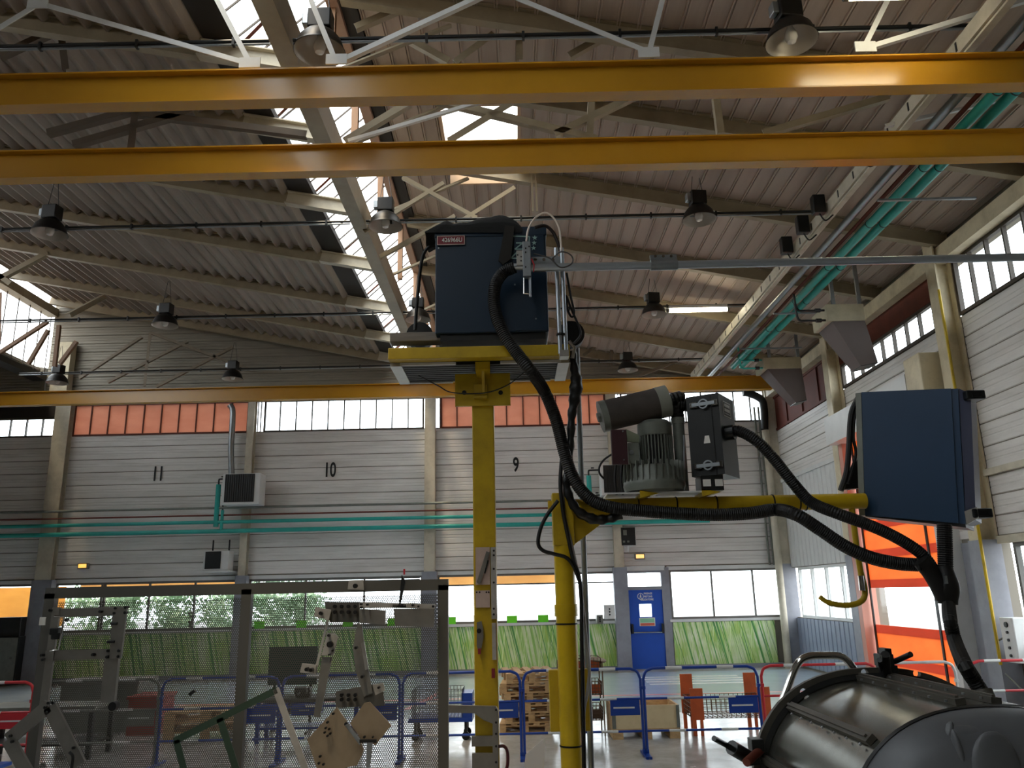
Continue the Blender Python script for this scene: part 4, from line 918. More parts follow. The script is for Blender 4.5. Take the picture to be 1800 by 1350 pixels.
for k in range(30):
    an = 2 * math.pi * k / 30; dx, dy = math.cos(an), math.sin(an)
    obj('cooling_fin', MB().bar((cb.x + dx * rv * .93, YC + dy * rv * .93, zs_ + .09), (cb.x + dx * rv * .93, YC + dy * rv * .93, zs_ + .205), .006, .03, (dx, dy, 0)), M_motor, hb)
rm = .10; zm0 = zs_ + .19; zm1 = atY(1152, 768, YC).z; zm2 = atY(1152, 741, YC).z; mx_ = atY(1152, 780, YC).x
mo = obj('motor_body', MB().cyl((mx_, YC, zm0), (mx_, YC, zm1), rm * .86, n=28), M_blackm, t, smooth=True)
for k in range(32):
    an = 2 * math.pi * k / 32; dx, dy = math.cos(an), math.sin(an)
    obj('cooling_fin', MB().bar((mx_ + dx * rm * .9, YC + dy * rm * .9, zm0), (mx_ + dx * rm * .9, YC + dy * rm * .9, zm1), .005, .03, (dx, dy, 0)), M_motor, mo)
obj('motor_cap', MB().lathe([(rm, zm1), (rm * 1.04, zm1 + .01), (rm * 1.04, zm2 - .02), (rm * .85, zm2), (.0, zm2 + .002)], (mx_, YC, 0), n=30), M_motor, t, smooth=True)
obj('connection_box', pbox(1104, 778, 1124, 815, YC - .11, .1, .004), M_motor, t)
disc('box_plug', 1110, 795, YC - .115, 4.2, .01, M_galv, t)
obj('red_panel', pbox(1075, 755, 1103, 816, YC - .14, .03, .004), M_darkred, t)
for x, y in ((1095, 758), (1097, 808)): disc('panel_screw', x, y, YC - .145, 1.5, .006, M_galv, t, n=8)
obj('panel_bracket', MB().prism(pxs([(1100, 754), (1124, 765), (1124, 778), (1100, 776)], YC - .08), (0, .02, 0)), mat('pale_green', '#7e8571', .5), t)
px_ = atY(1196, 800, YC).x
obj('outlet_pipe', MB().cyl((px_, YC, zs_ + .03), (px_, YC, atY(1196, 728, YC).z), .036, n=18).cyl((px_, YC, atY(1196, 745, YC).z), (px_, YC, atY(1196, 735, YC).z), .042, n=18), M_motor, t, smooth=True)
obj('pipe_rod', MB().cyl(atY(1202, 765, YC - .05), atY(1203, 825, YC - .05), .007, n=8), M_galv, t)
s0, s1 = atY(1064, 731, YC - .02), atY(1160, 708, YC - .02); ax = (s1 - s0).normalized()
si = obj('silencer_drum', MB().cyl(s0, s1, .095, n=30), M_filter, t, smooth=True)
obj('drum_cap', MB().cyl(s1 - ax * .02, s1 + ax * .05, .098, n=30), mat('cap_grey', '#8d8f86', .45, .2, dirt=.3, dirt_col='#4a4b45'), si, smooth=True)
obj('drum_cap', MB().cyl(s0 - ax * .03, s0 + ax * .01, .098, n=30), M_motor, si, smooth=True)
obj('drum_nipple', MB().cyl(s1 + ax * .05, s1 + ax * .10, .032, n=8), M_motor, si); obj('drum_plug', MB().cyl(s0 - ax * .05, s0 - ax * .03, .03, n=8), M_motor, si)
obj('elbow_hose', MB().tube(smoothpath([s1 + ax * .07, s1 + ax * .13, V((px_ - .01, YC, s1.z - .0)), V((px_, YC, s1.z - .07)), V((px_, YC, s1.z - .12))], 6), [.042 if i % 2 else .038 for i in range(25)], 14), M_black, t)
obj('elbow_hose', MB().tube(smoothpath([V((px_ - .0, YC - .01, s1.z - .01)), V((px_ + .05, YC - .01, s1.z - .015)), V((px_ + .12, YC - .02, s1.z - .02))], 6), [.042 if i % 2 else .038 for i in range(13)], 14), M_black, t)
cable('drum_lead', pxs([(1076, 798), (1062, 808), (1054, 820), (1054, 832), (1062, 842)], YC - .1), .006, M_black, t)
for x in (1083, 1094): cable('drum_lead', pxs([(x, 816), (x - 2, 840), (x + 1, 870)], YC - .1), .007, M_black, t)
# black filter case beside the blower
P0 = atY(1268, 760, 4.62); an = math.radians(33)
rd = V((math.sin(an), math.cos(an), 0)); ld = V((-math.cos(an), math.sin(an), 0)); wl, wr_ = .20, .27
ztp, zbt = atY(1268, 690, 4.62).z, atY(1270, 833, 4.62).z
base = [V((P0.x, P0.y, zbt)) + q for q in (V(), rd * wr_, rd * wr_ + ld * wl, ld * wl)]
t = thing('filter_case', 'black metal filter case with toggle latches and a hose outlet on the boom', 'case', (P0.x, P0.y, zbt))
obj('case_body', MB().prism(base, (0, 0, ztp - zbt)), M_blackm, t)
obj('case_lid_seam', MB().prism([q - ld.cross(V((0, 0, 1))) * 0 + V((0, 0, 0)) for q in [base[0] + ld * .045 - rd * .004, base[0] + ld * .05 - rd * .004, base[0] + ld * .05 + rd * .002, base[0] + ld * .045 + rd * .002]], (0, 0, ztp - zbt)), M_black, t)
for fz in (.88, .12):
    zc = zbt + (ztp - zbt) * fz; c0 = V((P0.x, P0.y, zc)) - rd * .012
    la = obj('toggle_latch', MB().bar(c0 + ld * .02, c0 + ld * .16, .02, .02, -rd), M_galv, t)
    obj('latch_plate', MB().bar(c0 + ld * .005, c0 + ld * .04, .034, .012, -rd), M_chrome, la); obj('latch_plate', MB().bar(c0 + ld * .13, c0 + ld * .175, .034, .012, -rd), M_chrome, la)
    obj('latch_ring', MB().lathe([(.03, -.004), (.03, .004), (.022, .004), (.022, -.004), (.03, -.004)], c0 + ld * .09 - rd * .006, rd, 18, caps=False), M_galv, la)
sd = V((math.cos(an), -math.sin(an), 0))
def onside(u, v): return V((P0.x, P0.y, 0)) + rd * (wr_ * u) + sd * .003 + V((0, 0, zbt + (ztp - zbt) * v))
lb_ = MB()
for (u0_, v0_), (u1_, v1_) in (((.25, .92), (.72, .92)), ((.25, .74), (.72, .74)), ((.25, .74), (.25, .92)), ((.72, .74), (.72, .92))): lb_.bar(onside(u0_, v0_), onside(u1_, v1_), .006, .002, sd)
for v in (.88, .82): lb_.bar(onside(.32, v), onside(.66, v), .018, .002, sd)
lb_.bar(onside(.3, .775), onside(.68, .775), .004, .002, sd)
obj('printed_label', lb_, mat('white_print', '#b9b9b4', .5), t)
obj('sticker', MB().prism([c_ - rd * .002 for c_ in (V((P0.x, P0.y, zbt + .19)) + ld * .07, V((P0.x, P0.y, zbt + .19)) + ld * .11, V((P0.x, P0.y, zbt + .235)) + ld * .10, V((P0.x, P0.y, zbt + .235)) + ld * .075)], rd * -.001), M_paper, t)
ho = onside(.3, .52); obj('hose_port', MB().cyl(ho, ho + sd * .05, .045, n=16), M_blackplastic, t, smooth=True)
lgb = obj('case_leg', MB().box(P0.x - .13, P0.x + .0, P0.y + .05, P0.y + .2, zs_ + .022, zbt), M_blackm, t)
for dx in (-.12, -.05): obj('leg_sticker', MB().box(P0.x + dx, P0.x + dx + .045, P0.y + .044, P0.y + .05, zs_ + .045, zs_ + .085), M_paper, lgb)

# ------------------------------------------------------------------ blue control box hung at the boom end
fq = [atY(1514, 690, 4.86), atY(1684, 683, 4.56), atY(1697, 921, 4.56), atY(1521, 906, 4.86)]
dv = (fq[1] - fq[0]); dv.z = 0; dv.normalize(); bk = V((-dv.y, dv.x, 0))
t = thing('control_box', 'large navy blue steel control box hung at the end of the yellow boom', 'control box', (fq[2] + fq[3]) / 2)
obj('box_shell', MB().prism(fq, bk * .42), M_navy, t)
ins = [fq[0].lerp(fq[1], .006), fq[0].lerp(fq[1], .935), fq[3].lerp(fq[2], .935), fq[3].lerp(fq[2], .006)]
obj('door_panel', MB().prism([p - bk * .012 for p in ins], bk * .012), M_navy, t)
obj('edge_strip', MB().prism([fq[0] - dv * .035, fq[0] - dv * .002, fq[3] - dv * .002, fq[3] - dv * .035], bk * .35), M_grey, t)
bez = [fq[1] + dv * .004, fq[1] + dv * .055 + bk * .05 + V((0, 0, -.03)), fq[2] + dv * .05 + bk * .05 + V((0, 0, .02)), fq[2] + dv * .004]
bz = obj('front_bezel', MB().prism(bez, bk * .3), mat('lilac_grey', '#5f6580', .4), t)
for f_ in (.36, .42): cc = bez[1].lerp(bez[2], f_) - dv * .03 - bk * .012; obj('bezel_screw', MB().cyl(cc, cc + bk * .02, .006, n=8), M_black, bz)
for p, k in ((bez[0].lerp(bez[3], .06), 0), (bez[0].lerp(bez[3], .93), 1)):
    q = p + dv * .03
    h_ = obj('grab_handle', MB().bbox(q + V((0, -.02, -.025)), q + V((.11, .10, .028)), .008), M_blackplastic, t)
    obj('handle_recess', MB().box(q.x + .03, q.x + .08, q.y - .024, q.y - .018, q.z - .014, q.z + .012), M_black, h_)
obj('corner_plate', MB().prism([fq[2] + dv * .005 + V((0, 0, -.005)), fq[2] + dv * .07 + V((0, 0, .03)), fq[2] + dv * .07 + V((0, 0, .09)), fq[2] + dv * .005 + V((0, 0, .07))], bk * .02), M_alu, t)
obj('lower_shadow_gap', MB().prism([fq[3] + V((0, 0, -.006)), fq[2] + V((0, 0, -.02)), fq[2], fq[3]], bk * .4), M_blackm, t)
for q, w in (([(1508, 700), (1496, 730), (1492, 790), (1488, 830), (1478, 862)], .018), ([(1508, 712), (1502, 735), (1500, 770), (1504, 800), (1490, 850)], .010)):
    cable('box_cable', pxs(q, 4.9), w, M_black, label='black cable dropping behind the navy control box to the boom' if w > .015 else 'thin black cable behind the navy control box', cat='cable')
obj('rubber_shroud', MB().prism(pxs([(1508, 805), (1512, 800), (1512, 858), (1482, 860), (1494, 835)], 4.95), (0, .06, 0)), M_black, label='black rubber shroud where the boom meets the navy control box', cat='shroud')

# ------------------------------------------------------------------ corrugated hoses
hose('long_hose', pxs([(905, 470)], 4.5) + pxs([(884, 480), (870, 505), (870, 545), (885, 585), (908, 620), (935, 655)], 4.52) + pxs([(958, 690), (978, 740), (992, 795), (1008, 840), (1035, 875), (1075, 892), (1130, 898), (1200, 903), (1260, 905), (1320, 902), (1365, 896)], 4.68) + pxs([(1400, 905), (1440, 930), (1485, 960), (1530, 980), (1575, 990), (1615, 993)], 4.55), .038,
     label='long black corrugated hose winding from the blue machine along the boom', cat='hose')
hose('outlet_hose', [onside(.3, .52) + sd * .03, onside(.3, .52) + sd * .08] + pxs([(1330, 775), (1360, 806), (1395, 850), (1425, 882)], 4.6) + pxs([(1470, 902), (1520, 920), (1570, 942), (1615, 970), (1640, 1000), (1655, 1030)], 4.5), .034, label='black corrugated hose from the filter case to the hose junction', cat='hose')
YJ = 4.45
t = thing('hose_junction', 'black rubber Y junction joining the hoses below the navy control box', 'hose fitting', atY(1665, 1070, YJ))
obj('junction_body', MB().tube(smoothpath(pxs([(1660, 995), (1664, 1025), (1666, 1062)], YJ), 5), [.04, .042, .046, .05, .055, .06, .062, .062, .058, .052, .05], 16), M_black, t, smooth=True)
obj('junction_branch', MB().tube(smoothpath(pxs([(1618, 985), (1635, 1005), (1650, 1030), (1660, 1052)], YJ), 4), .046, 14), M_black, t, smooth=True)
obj('hose_clip', MB().cyl(atY(1615, 985, YJ - .02), atY(1617, 1003, YJ - .02), .01, n=8), M_blackm, t)
obj('junction_label', pbox(1661, 1012, 1666, 1026, YJ - .075, .008), M_galv, t)
hose('drop_hose', pxs([(1660, 922), (1661, 960), (1662, 1000)], YJ), .04, label='short black hose dropping from the navy control box to the junction', cat='hose')
hose('tank_hose', pxs([(1667, 1062)], YJ) + pxs([(1670, 1090), (1678, 1125)], 4.2) + pxs([(1694, 1165), (1712, 1195), (1724, 1214)], 3.75), .034, label='black corrugated hose leading from the junction down to the grey tank', cat='hose')

# ------------------------------------------------------------------ grey steel tank in the lower right corner
TC = atY(1563, 1407, 4.2); RF = atY(1563, 1173, 4.2).z - TC.z; KX = (TC.x - atY(1326, 1407, 4.2).x) / RF; Y0, Y1 = 4.2, 3.2
def sup(an, r, n_=2.35):
    c, s_ = math.cos(an), math.sin(an); k = (abs(c) ** n_ + abs(s_) ** n_) ** (-1 / n_); return r * k * c * KX, r * k * s_
def ringpts(r, Y, n=72): return [V((TC.x + sup(2 * math.pi * k / n, r)[0], Y, TC.z + sup(2 * math.pi * k / n, r)[1])) for k in range(n)]
def loft(rings, caps=(False, False)):
    mb = MB(); n = len(rings[0]); mb.add([p for r in rings for p in r], [(i * n + j, i * n + (j + 1) % n, (i + 1) * n + (j + 1) % n, (i + 1) * n + j) for i in range(len(rings) - 1) for j in range(n)])
    k = len(mb.f)
    if caps[0]: mb.f.append(tuple(range(n)))
    if caps[1]: mb.f.append(tuple(range((len(rings) - 1) * n, len(rings) * n)))
    return mb
t = thing('steel_tank', 'big grey steel tank with bolted flange ribs and a moulded end', 'tank', (TC.x, 3.7, 0))
RBd = RF * .915
obj('tank_shell', loft([ringpts(RBd, Y0), ringpts(RBd, 3.95), ringpts(RBd * 1.004, 3.7), ringpts(RBd, Y1)]), M_tank, t, smooth=True)
fo = obj('tank_flange', loft([ringpts(RBd - .01, Y0), ringpts(RF, Y0), ringpts(RF, Y0 + .03), ringpts(RBd - .01, Y0 + .03), ringpts(RBd - .01, Y0)]), M_tankd, t)
# bolt holes through the flange
for k, (hx, hy) in enumerate(((1413, 1217), (1520, 1183), (1612, 1184))):
    cc = atY(hx, hy, Y0); cu = bpy.data.objects.new('cutter', mesh_of('cutter', MB().cyl((cc.x, Y0 - .1, cc.z), (cc.x, Y0 + .15, cc.z), .019, n=16), M_tankd)); COL.objects.link(cu)
    md = fo.modifiers.new('hole', 'BOOLEAN'); md.object = cu; md.operation = 'DIFFERENCE'; md.solver = 'EXACT'
dg = bpy.context.evaluated_depsgraph_get(); nm_ = bpy.data.meshes.new_from_object(fo.evaluated_get(dg)); fo.modifiers.clear(); fo.data = nm_
for c_ in [q for q in bpy.data.objects if q.name.startswith('cutter')]: bpy.data.objects.remove(c_)
obj('flange_weld', loft([ringpts(RBd + .022, Y0 - .002), ringpts(RBd + .028, Y0 - .016), ringpts(RBd + .004, Y0 - .022)]), M_blackm, t, smooth=True)
for an in (133, 97, 84, 160, 50):
    a_ = math.radians(an); c1, s1_ = sup(a_, RBd + .012); nrm = V((math.cos(a_), 0, math.sin(a_)))
    rb_ = obj('tank_rib', MB().bar((TC.x + c1, Y0 - .02, TC.z + s1_), (TC.x + c1, Y1 + .06, TC.z + s1_), .04, .024, nrm), M_tankd, t)
    obj('rib_crest', MB().bar((TC.x + c1 * 1.02, Y0 - .02, TC.z + s1_ * 1.02), (TC.x + c1 * 1.02, Y1 + .08, TC.z + s1_ * 1.02), .012, .018, nrm), M_tankd, rb_)
    for k in range(7):
        tv = V((-math.sin(a_), 0, math.cos(a_))) * .035; q = V((TC.x + c1 * 1.0, Y0 - .12 - k * .13, TC.z + s1_)) + tv
        obj('rib_bolt', MB().cyl(q, q + nrm * .008, .006, n=6), M_galv, rb_)
en = obj('tank_end', loft([ringpts(RBd, Y1 + .005), ringpts(RBd * .992, Y1 - .03), ringpts(RBd * .95, Y1 - .08), ringpts(RBd * .85, Y1 - .13), ringpts(RBd * .6, Y1 - .17), ringpts(RBd * .25, Y1 - .185)], (False, True)), M_tankp, t, smooth=True)
obj('end_seam', loft([ringpts(RBd + .004, Y1 + .012), ringpts(RBd + .008, Y1), ringpts(RBd + .002, Y1 - .012)]), M_blackm, t, smooth=True)
def boss(px, py, Y, rx, rz, dy, tilt=0.):
    c_ = atY(px, py, Y); bm = bmesh.new(); bmesh.ops.create_uvsphere(bm, u_segments=20, v_segments=12, radius=1)
    mb = MB(); bm.verts.index_update(); R_ = Matrix.Rotation(tilt, 3, 'Y')
    mb.add([R_ @ V((q.co.x * rx, q.co.y * dy, q.co.z * rz)) + c_ for q in bm.verts], [tuple(q.index for q in f.verts) for f in bm.faces]); bm.free(); return mb
for px, py, Y, rx, rz, dy, ti in ((1712, 1292, 3.12, .10, .035, .035, .15), (1655, 1325, 3.12, .022, .12, .03, .45), (1752, 1350, 3.045, .085, .12, .022, 0), (1600, 1365, 3.13, .02, .10, .025, .55), (1690, 1345, 3.08, .018, .12, .025, -.1)):
    obj('moulded_boss', boss(px, py, Y, rx, rz, dy, ti), M_tankp, en, smooth=True)
# nozzle, oval tags and cradle
nz = atY(1727, 1214, 3.7); obj('hose_nozzle', MB().cyl(nz, nz + V((.01, -.05, -.13)), .04, n=16), M_tankd, t, smooth=True)
for px, py in ((1602, 1277), (1548, 1318), (1532, 1338)):
    cc = atY(px, py, 3.3); obj('oval_tag', boss(px, py, 3.3, .03, .012, .012, -.6), M_blackm, t, smooth=True)
for yy in (3.4, 4.0): obj('cradle', MB().box(TC.x - .5, TC.x + .5, yy - .04, yy + .04, .35, .62).box(TC.x - .5, TC.x - .42, yy - .04, yy + .04, 0, .35).box(TC.x + .42, TC.x + .5, yy - .04, yy + .04, 0, .35), M_blackm, t)
hp_ = obj('grab_rail', MB().tube(smoothpath(pxs([(1368, 1250), (1382, 1215), (1396, 1178), (1408, 1160), (1425, 1153), (1450, 1152), (1475, 1153), (1490, 1162), (1504, 1180)], Y0 + .06), 5), .0185, 14), M_chrome, t, smooth=True)
# quick clamps on the flange
def px_clamp(lab, segs, blocks):
    tt = thing('flange_clamp', lab, 'clamp', atY(*segs[0][0], Y0 - .02))
    for (p, q, r, m) in segs: obj('clamp_rod', MB().cyl(atY(*p, Y0 - .02), atY(*q, Y0 - .02 - (.08 if r > .02 else .12)), r, n=12), m, tt, smooth=True)
    for bb in blocks: obj('clamp_block', pbox(*bb[:4], Y0 - .05, .08, .004), bb[4] if len(bb) > 4 else M_blackm, tt)
px_clamp('black quick clamp with a short barrel on top of the tank flange', [((1572, 1163), (1601, 1150), .0135, M_blackm), ((1560, 1190), (1556, 1150), .02, M_blackm), ((1551, 1178), (1546, 1160), .012, M_blackm)], [(1548, 1150, 1572, 1172), (1553, 1170, 1580, 1198), (1556, 1140, 1568, 1152), (1563, 1182, 1573, 1200, M_redplate)])
px_clamp('black lever clamp on the left edge of the tank flange', [((1290, 1317), (1255, 1298), .013, M_blackplastic), ((1320, 1334), (1286, 1314), .034, M_blackplastic), ((1337, 1318), (1312, 1340), .02, M_rust)], [(1322, 1300, 1344, 1322), (1318, 1326, 1336, 1346)])

# ------------------------------------------------------------------ perforated board with jigs
YW = 5.05
t = thing('tool_board', 'grey perforated steel board in a frame with metal jigs hung on it', 'board', (atY(430, 1350, YW).x, YW, 0))
xl, xmid, xr_ = atY(88, 1040, YW).x, atY(433, 1040, YW).x, atY(779, 1040, YW).x; ztop = atY(430, 1036, YW).z
for xx in (xl, xmid, xr_): obj('frame_post', MB().box(xx - .03, xx + .03, YW, YW + .05, 0, ztop), M_perf, t)
for zz in (ztop, .12): obj('frame_rail', MB().box(xl - .03, xr_ + .03, YW, YW + .05, zz - .03, zz + .035), M_perf, t)
def perf_mesh(w, h):
    p = .0125; rw = p * .866; vs, fs = [], []; cols, rows = int(w / p), int(h / rw); ro, ri = p / math.sqrt(3), p * .375
    co = [(math.sin(k * math.pi / 3), math.cos(k * math.pi / 3)) for k in range(6)]
    for j in range(rows):
        for i in range(cols):
            cx, cz = (i + .5 + (j % 2) * .5) * p - w / 2, (j + .5) * rw; k = len(vs)
            vs += [(cx + a_ * ro, 0, cz + b_ * ro) for a_, b_ in co]; vs += [(cx + a_ * ri, 0, cz + b_ * ri) for a_, b_ in co]
            fs += [(k + q, k + (q + 1) % 6, k + 6 + (q + 1) % 6, k + 6 + q) for q in range(6)]
    me = bpy.data.meshes.new('perforated_sheet'); me.from_pydata(vs, [], fs); me.materials.append(M_perf); return me
pw = (xmid - xl) - .06; pm = perf_mesh(pw, ztop - .9)
for xx in ((xl + xmid) / 2, (xmid + xr_) / 2):
    o = inst('perforated_sheet', pm, t, (xx, YW + .045, .86))
    o.scale = ((xr_ - xmid - .05) / pw if xx > xmid else 1, 1, 1)
for xx in (xl + .6, xr_ - .6): obj('board_foot', MB().box(xx - .03, xx + .03, YW - .35, YW + .4, 0, .05), M_perf, t)
YH = YW - .04
# square jig frame on the left
j1 = thing('clamping_template', 'grey C shaped jig frame with clamps hung on the left half of the board', 'jig', atY(150, 1245, YH))
fr = obj('jig_plate', MB().prism(pxs([(93, 1070), (222, 1066), (221, 1082), (93, 1086)], YH), (0, .02, 0)), M_jig, j1)
obj('jig_side', MB().prism(pxs([(198, 1067), (223, 1066), (212, 1158), (192, 1158)], YH - .022), (0, .02, 0)), M_jig, j1)
obj('jig_plate', MB().prism(pxs([(80, 1144), (212, 1141), (210, 1158), (78, 1162)], YH), (0, .02, 0)), M_jig, j1)
obj('jig_leg', MB().prism(pxs([(183, 1158), (208, 1158), (200, 1236), (176, 1236)], YH - .01), (0, .03, 0)), M_jig, j1)
obj('jig_post', MB().prism(pxs([(92, 1068), (105, 1068), (82, 1245), (68, 1245)], YH - .01), (0, .02, 0)), M_jig, j1)
obj('pull_bar', MB().tube(pxs([(96, 1083), (113, 1084), (103, 1142), (88, 1144)], YH - .07), .006, 8), M_chrome, j1, smooth=True)
for x, y in ((87, 1073), (175, 1075), (202, 1069), (219, 1077), (220, 1068), (200, 1078), (115, 1090), (72, 1152), (74, 1160), (162, 1151), (189, 1144), (208, 1144), (207, 1154), (187, 1155)): disc('bolt', x, y, YH - .03, 2.4, .035, M_blackm, j1, n=8)
for x, y in ((200, 1096), (195, 1128)): obj('spring_plunger', MB().cyl(atY(x - 6, y, YH - .04), atY(x + 6, y, YH - .04), .008, n=8), M_black, j1)
for x, y in ((92, 1110), (95, 1118)): obj('clamp_lump', pbox(x - 6, y - 6, x + 10, y + 6, YH - .05, .04, .006), M_blackm, j1)
disc('rubber_ball', 197, 1242, YH - .03, 7, .05, M_black, j1, n=16)
obj('paper_tag', pbox(69, 1085, 80, 1099, YH - .014, .003), M_paper, j1)
# triangular jig at the lower left
j2 = thing('angle_template', 'grey angle jig of two bolted bars leaning at the foot of the board', 'jig', atY(80, 1330, YH - .1))
for p, q, w in (((86, 1240), (15, 1300), .075), ((88, 1242), (140, 1345), .075), ((15, 1300), (60, 1380), .07)): obj('jig_bar', MB().bar(atY(*p, YH - .1), atY(*q, YH - .1), w, .02, (0, 1, 0)), M_jig, j2)
for x, y in ((84, 1236), (92, 1236), (78, 1244), (82, 1252), (17, 1294), (20, 1304), (128, 1315)): disc('bolt', x, y, YH - .125, 2.4, .02, M_blackm, j2, n=8)
cable('lever_grip', pxs([(122, 1322), (128, 1330), (126, 1350)], YH - .14), .008, M_blackm, j2)
# green frame
j3 = thing('angle_iron_stand', 'dark green angle iron frame leaning on the perforated board', 'frame', atY(400, 1350, YH - .08))
for p, q in (((308, 1302), (488, 1212)), ((486, 1210), (545, 1370)), ((388, 1262), (420, 1360)), ((312, 1300), (330, 1370))): obj('frame_bar', MB().angle(atY(*p, YH - .08), atY(*q, YH - .08), .038, .006, (0, 1, 0)), M_green if q != (545, 1370) else M_jigw, j3)
# slim arms and plates on the right half
def jig(lab, polys, holes=(), Y=YH, cat='jig'):
    tt = thing('welding_template', lab, cat, atY(*polys[0][0][0], Y))
    for po_, m in polys: obj('jig_plate', MB().prism(pxs(po_, Y - .012 * polys.index((po_, m))), (0, .011, 0)), m, tt)
    for x, y, r in holes: disc('jig_hole', x, y, Y - .02 - .012 * len(polys), r, .008 + .012 * len(polys), M_black, tt, n=10)
    return tt
jig('long slim aluminium arm with a holed head hung on the board', [([(566, 1155), (584, 1155), (562, 1262), (551, 1260)], M_jig), ([(575, 1113), (590, 1114), (594, 1120), (586, 1152), (565, 1152)], M_jigw)], [(579, 1133, 5), (577, 1117, 2.2), (584, 1144, 1.6), (578, 1151, 1.6)])
jig('thin white strip with an eyelet foot hung on the board', [([(578, 1073), (582, 1074), (555, 1185), (551, 1184)], M_jigw), ([(531, 1166), (556, 1169), (553, 1185), (527, 1182)], M_jigw), ([(554, 1067), (582, 1072), (578, 1090), (552, 1084)], M_jigw)], [(538, 1177, 3), (546, 1178, 3), (563, 1078, 3)])
jig('wide white clamping bar with two hanging plates near the board top', [([(632, 1058), (765, 1062), (764, 1070), (631, 1068)], M_jigw), ([(631, 1070), (678, 1073), (677, 1098), (632, 1095)], M_jig), ([(692, 1070), (764, 1070), (763, 1103), (694, 1100)], M_jig)], [(634, 1062, 1.8), (645, 1063, 1.8), (725, 1064, 2), (761, 1066, 2), (634, 1068, 1.8), (735, 1066, 1.6)])
tt = jig('black tapered punch standing upright on the clamping bar', [([(690, 1062), (714, 1062), (714, 1068), (690, 1068)], M_blackm), ([(706, 1010), (713, 1022), (704, 1062), (701, 1062)], M_blackm)]); obj('red_tip', pbox(709, 1000, 712, 1010, YH - .02, .01), M_red, tt)
jig('small white lug with a round hole on the board rail', [([(613, 1020), (638, 1019), (640, 1037), (611, 1036)], M_jigw)], [(624, 1030, 4)], YW - .02)
jig('slanted steel lever arm with a bright edge hung on the board', [([(628, 1095), (636, 1098), (640, 1130), (655, 1218), (640, 1225), (625, 1180), (620, 1140)], M_jig), ([(634, 1130), (640, 1128), (648, 1176), (642, 1178)], M_alu), ([(655, 1204), (674, 1201), (677, 1214), (660, 1222)], M_jigw)], [(625, 1139, 2.5), (636, 1190, 2.5), (665, 1209, 2)])
jig('large bronze coloured plate with hole patterns leaning at the board', [([(592, 1243), (632, 1300), (640, 1318), (628, 1345), (560, 1360), (540, 1300)], M_jigb)], [(585, 1255, 2), (575, 1270, 2), (572, 1280, 1.8), (578, 1282, 1.8), (570, 1288, 1.8), (580, 1290, 1.8), (575, 1294, 1.8), (608, 1273, 3), (562, 1330, 2), (560, 1342, 2), (568, 1344, 2)], YH - .12)
jig('smaller bronze coloured square plate beside the large one', [([(640, 1236), (650, 1234), (688, 1275), (660, 1310), (636, 1300), (615, 1272)], M_jigb)], [(640, 1296, 2), (655, 1296, 1.5)], YH - .16)
jig('bright steel strap and spring clamp between the bronze plates', [([(606, 1275), (612, 1272), (636, 1302), (632, 1310)], M_chrome), ([(632, 1300), (662, 1300), (662, 1306), (632, 1306)], M_blackm), ([(645, 1306), (655, 1306), (650, 1350), (643, 1350)], M_galv)], [], YH - .18)
jig('dark comb shaped rack plate hung high on the board', [([(570, 1058), (632, 1058), (632, 1094), (580, 1094)], mat('rack_grey', '#5c5a56', .5, .4))], [(x, y, 3.2) for x in (588, 600, 612, 624) for y in (1066, 1076)], YH + .012)
jig('grey slotted bracket plate low on the board', [([(590, 1215), (672, 1200), (676, 1240), (590, 1245)], mat('rack_grey2', '#6b6964', .5, .4))], [(x, y, 3) for x in (600, 612, 624) for y in (1222, 1230)], YH + .014)
jig('small black pin hung on the left half of the board', [([(330, 1220), (340, 1212), (344, 1216), (334, 1224)], M_blackm)], [], YH)
# ================================================================== THINGS ON THE FLOOR AND WALLS BEHIND
# ------------------------------------------------------------------ crowd barriers
def barrier(x0, x1, m, lab, grp=None, Y=11.4, plate_m=None):
    t = thing('crowd_barrier', lab, 'barrier', ((x0 + x1) / 2, Y, 0), grp)
    r = .019; zt_ = 1.08; c = .13
    obj('barrier_frame', MB().tube([(x0, Y, .05)] + smoothpath([(x0, Y, zt_ - c), (x0 + c * .3, Y, zt_ - c * .3), (x0 + c, Y, zt_)], 5) + smoothpath([(x1 - c, Y, zt_), (x1 - c * .3, Y, zt_ - c * .3), (x1, Y, zt_ - c)], 5) + [(x1, Y, .05)], r, 10), m, t, smooth=True)
    for z in (.70, .30): obj('barrier_rail', MB().tube([(x0, Y, z), (x1, Y, z)], r * .8, 8), m, t, smooth=True)
    for z, rr in ((zt_, r), (.70, r * .8), (.30, r * .8)):
        for f_ in (.27, .72):
            xx = x0 + (x1 - x0) * f_; obj('white_band', MB().tube([(xx - .11, Y, z), (xx + .11, Y, z)], rr + .002, 10), M_white, t, smooth=True)
    for xx in (x0, x1):
        obj('foot', MB().bar((xx, Y - .26, .016), (xx, Y + .26, .016), .036, .03).bar((xx, Y, .03), (xx, Y, .08), .038, .05, (0, 1, 0)), m, t); obj('hook_lug', MB().box(xx - .019, xx + .019, Y - .03, Y + .03, .82, .86), m, t)
    pl = obj('name_plate', MB().box(x1 - .42, x1 - .03, Y - .022, Y - .016, .50, .69), plate_m or m, t)
    obj('plate_print', MB().box(x1 - .38, x1 - .10, Y - .025, Y - .022, .585, .605), M_white, pl)
    return t
M_bdark = mat('barrier_blue', '#1c3f93', .35)
G = 'blue crowd barriers'
barrier(1.67, 3.2, M_bdark, 'blue crowd barrier in front of the orange wire cage', G)
barrier(.06, 1.63, M_bdark, 'blue crowd barrier in front of the wooden crate and wire baskets', G)
barrier(-1.55, .02, M_bdark, 'blue crowd barrier in front of the pallet stack', G)
barrier(-3.16, -1.59, M_bdark, 'dark blue crowd barrier seen through the right perforated sheet', G)
barrier(-4.77, -3.2, M_bdark, 'dark blue crowd barrier seen beside the green iron stand', G)
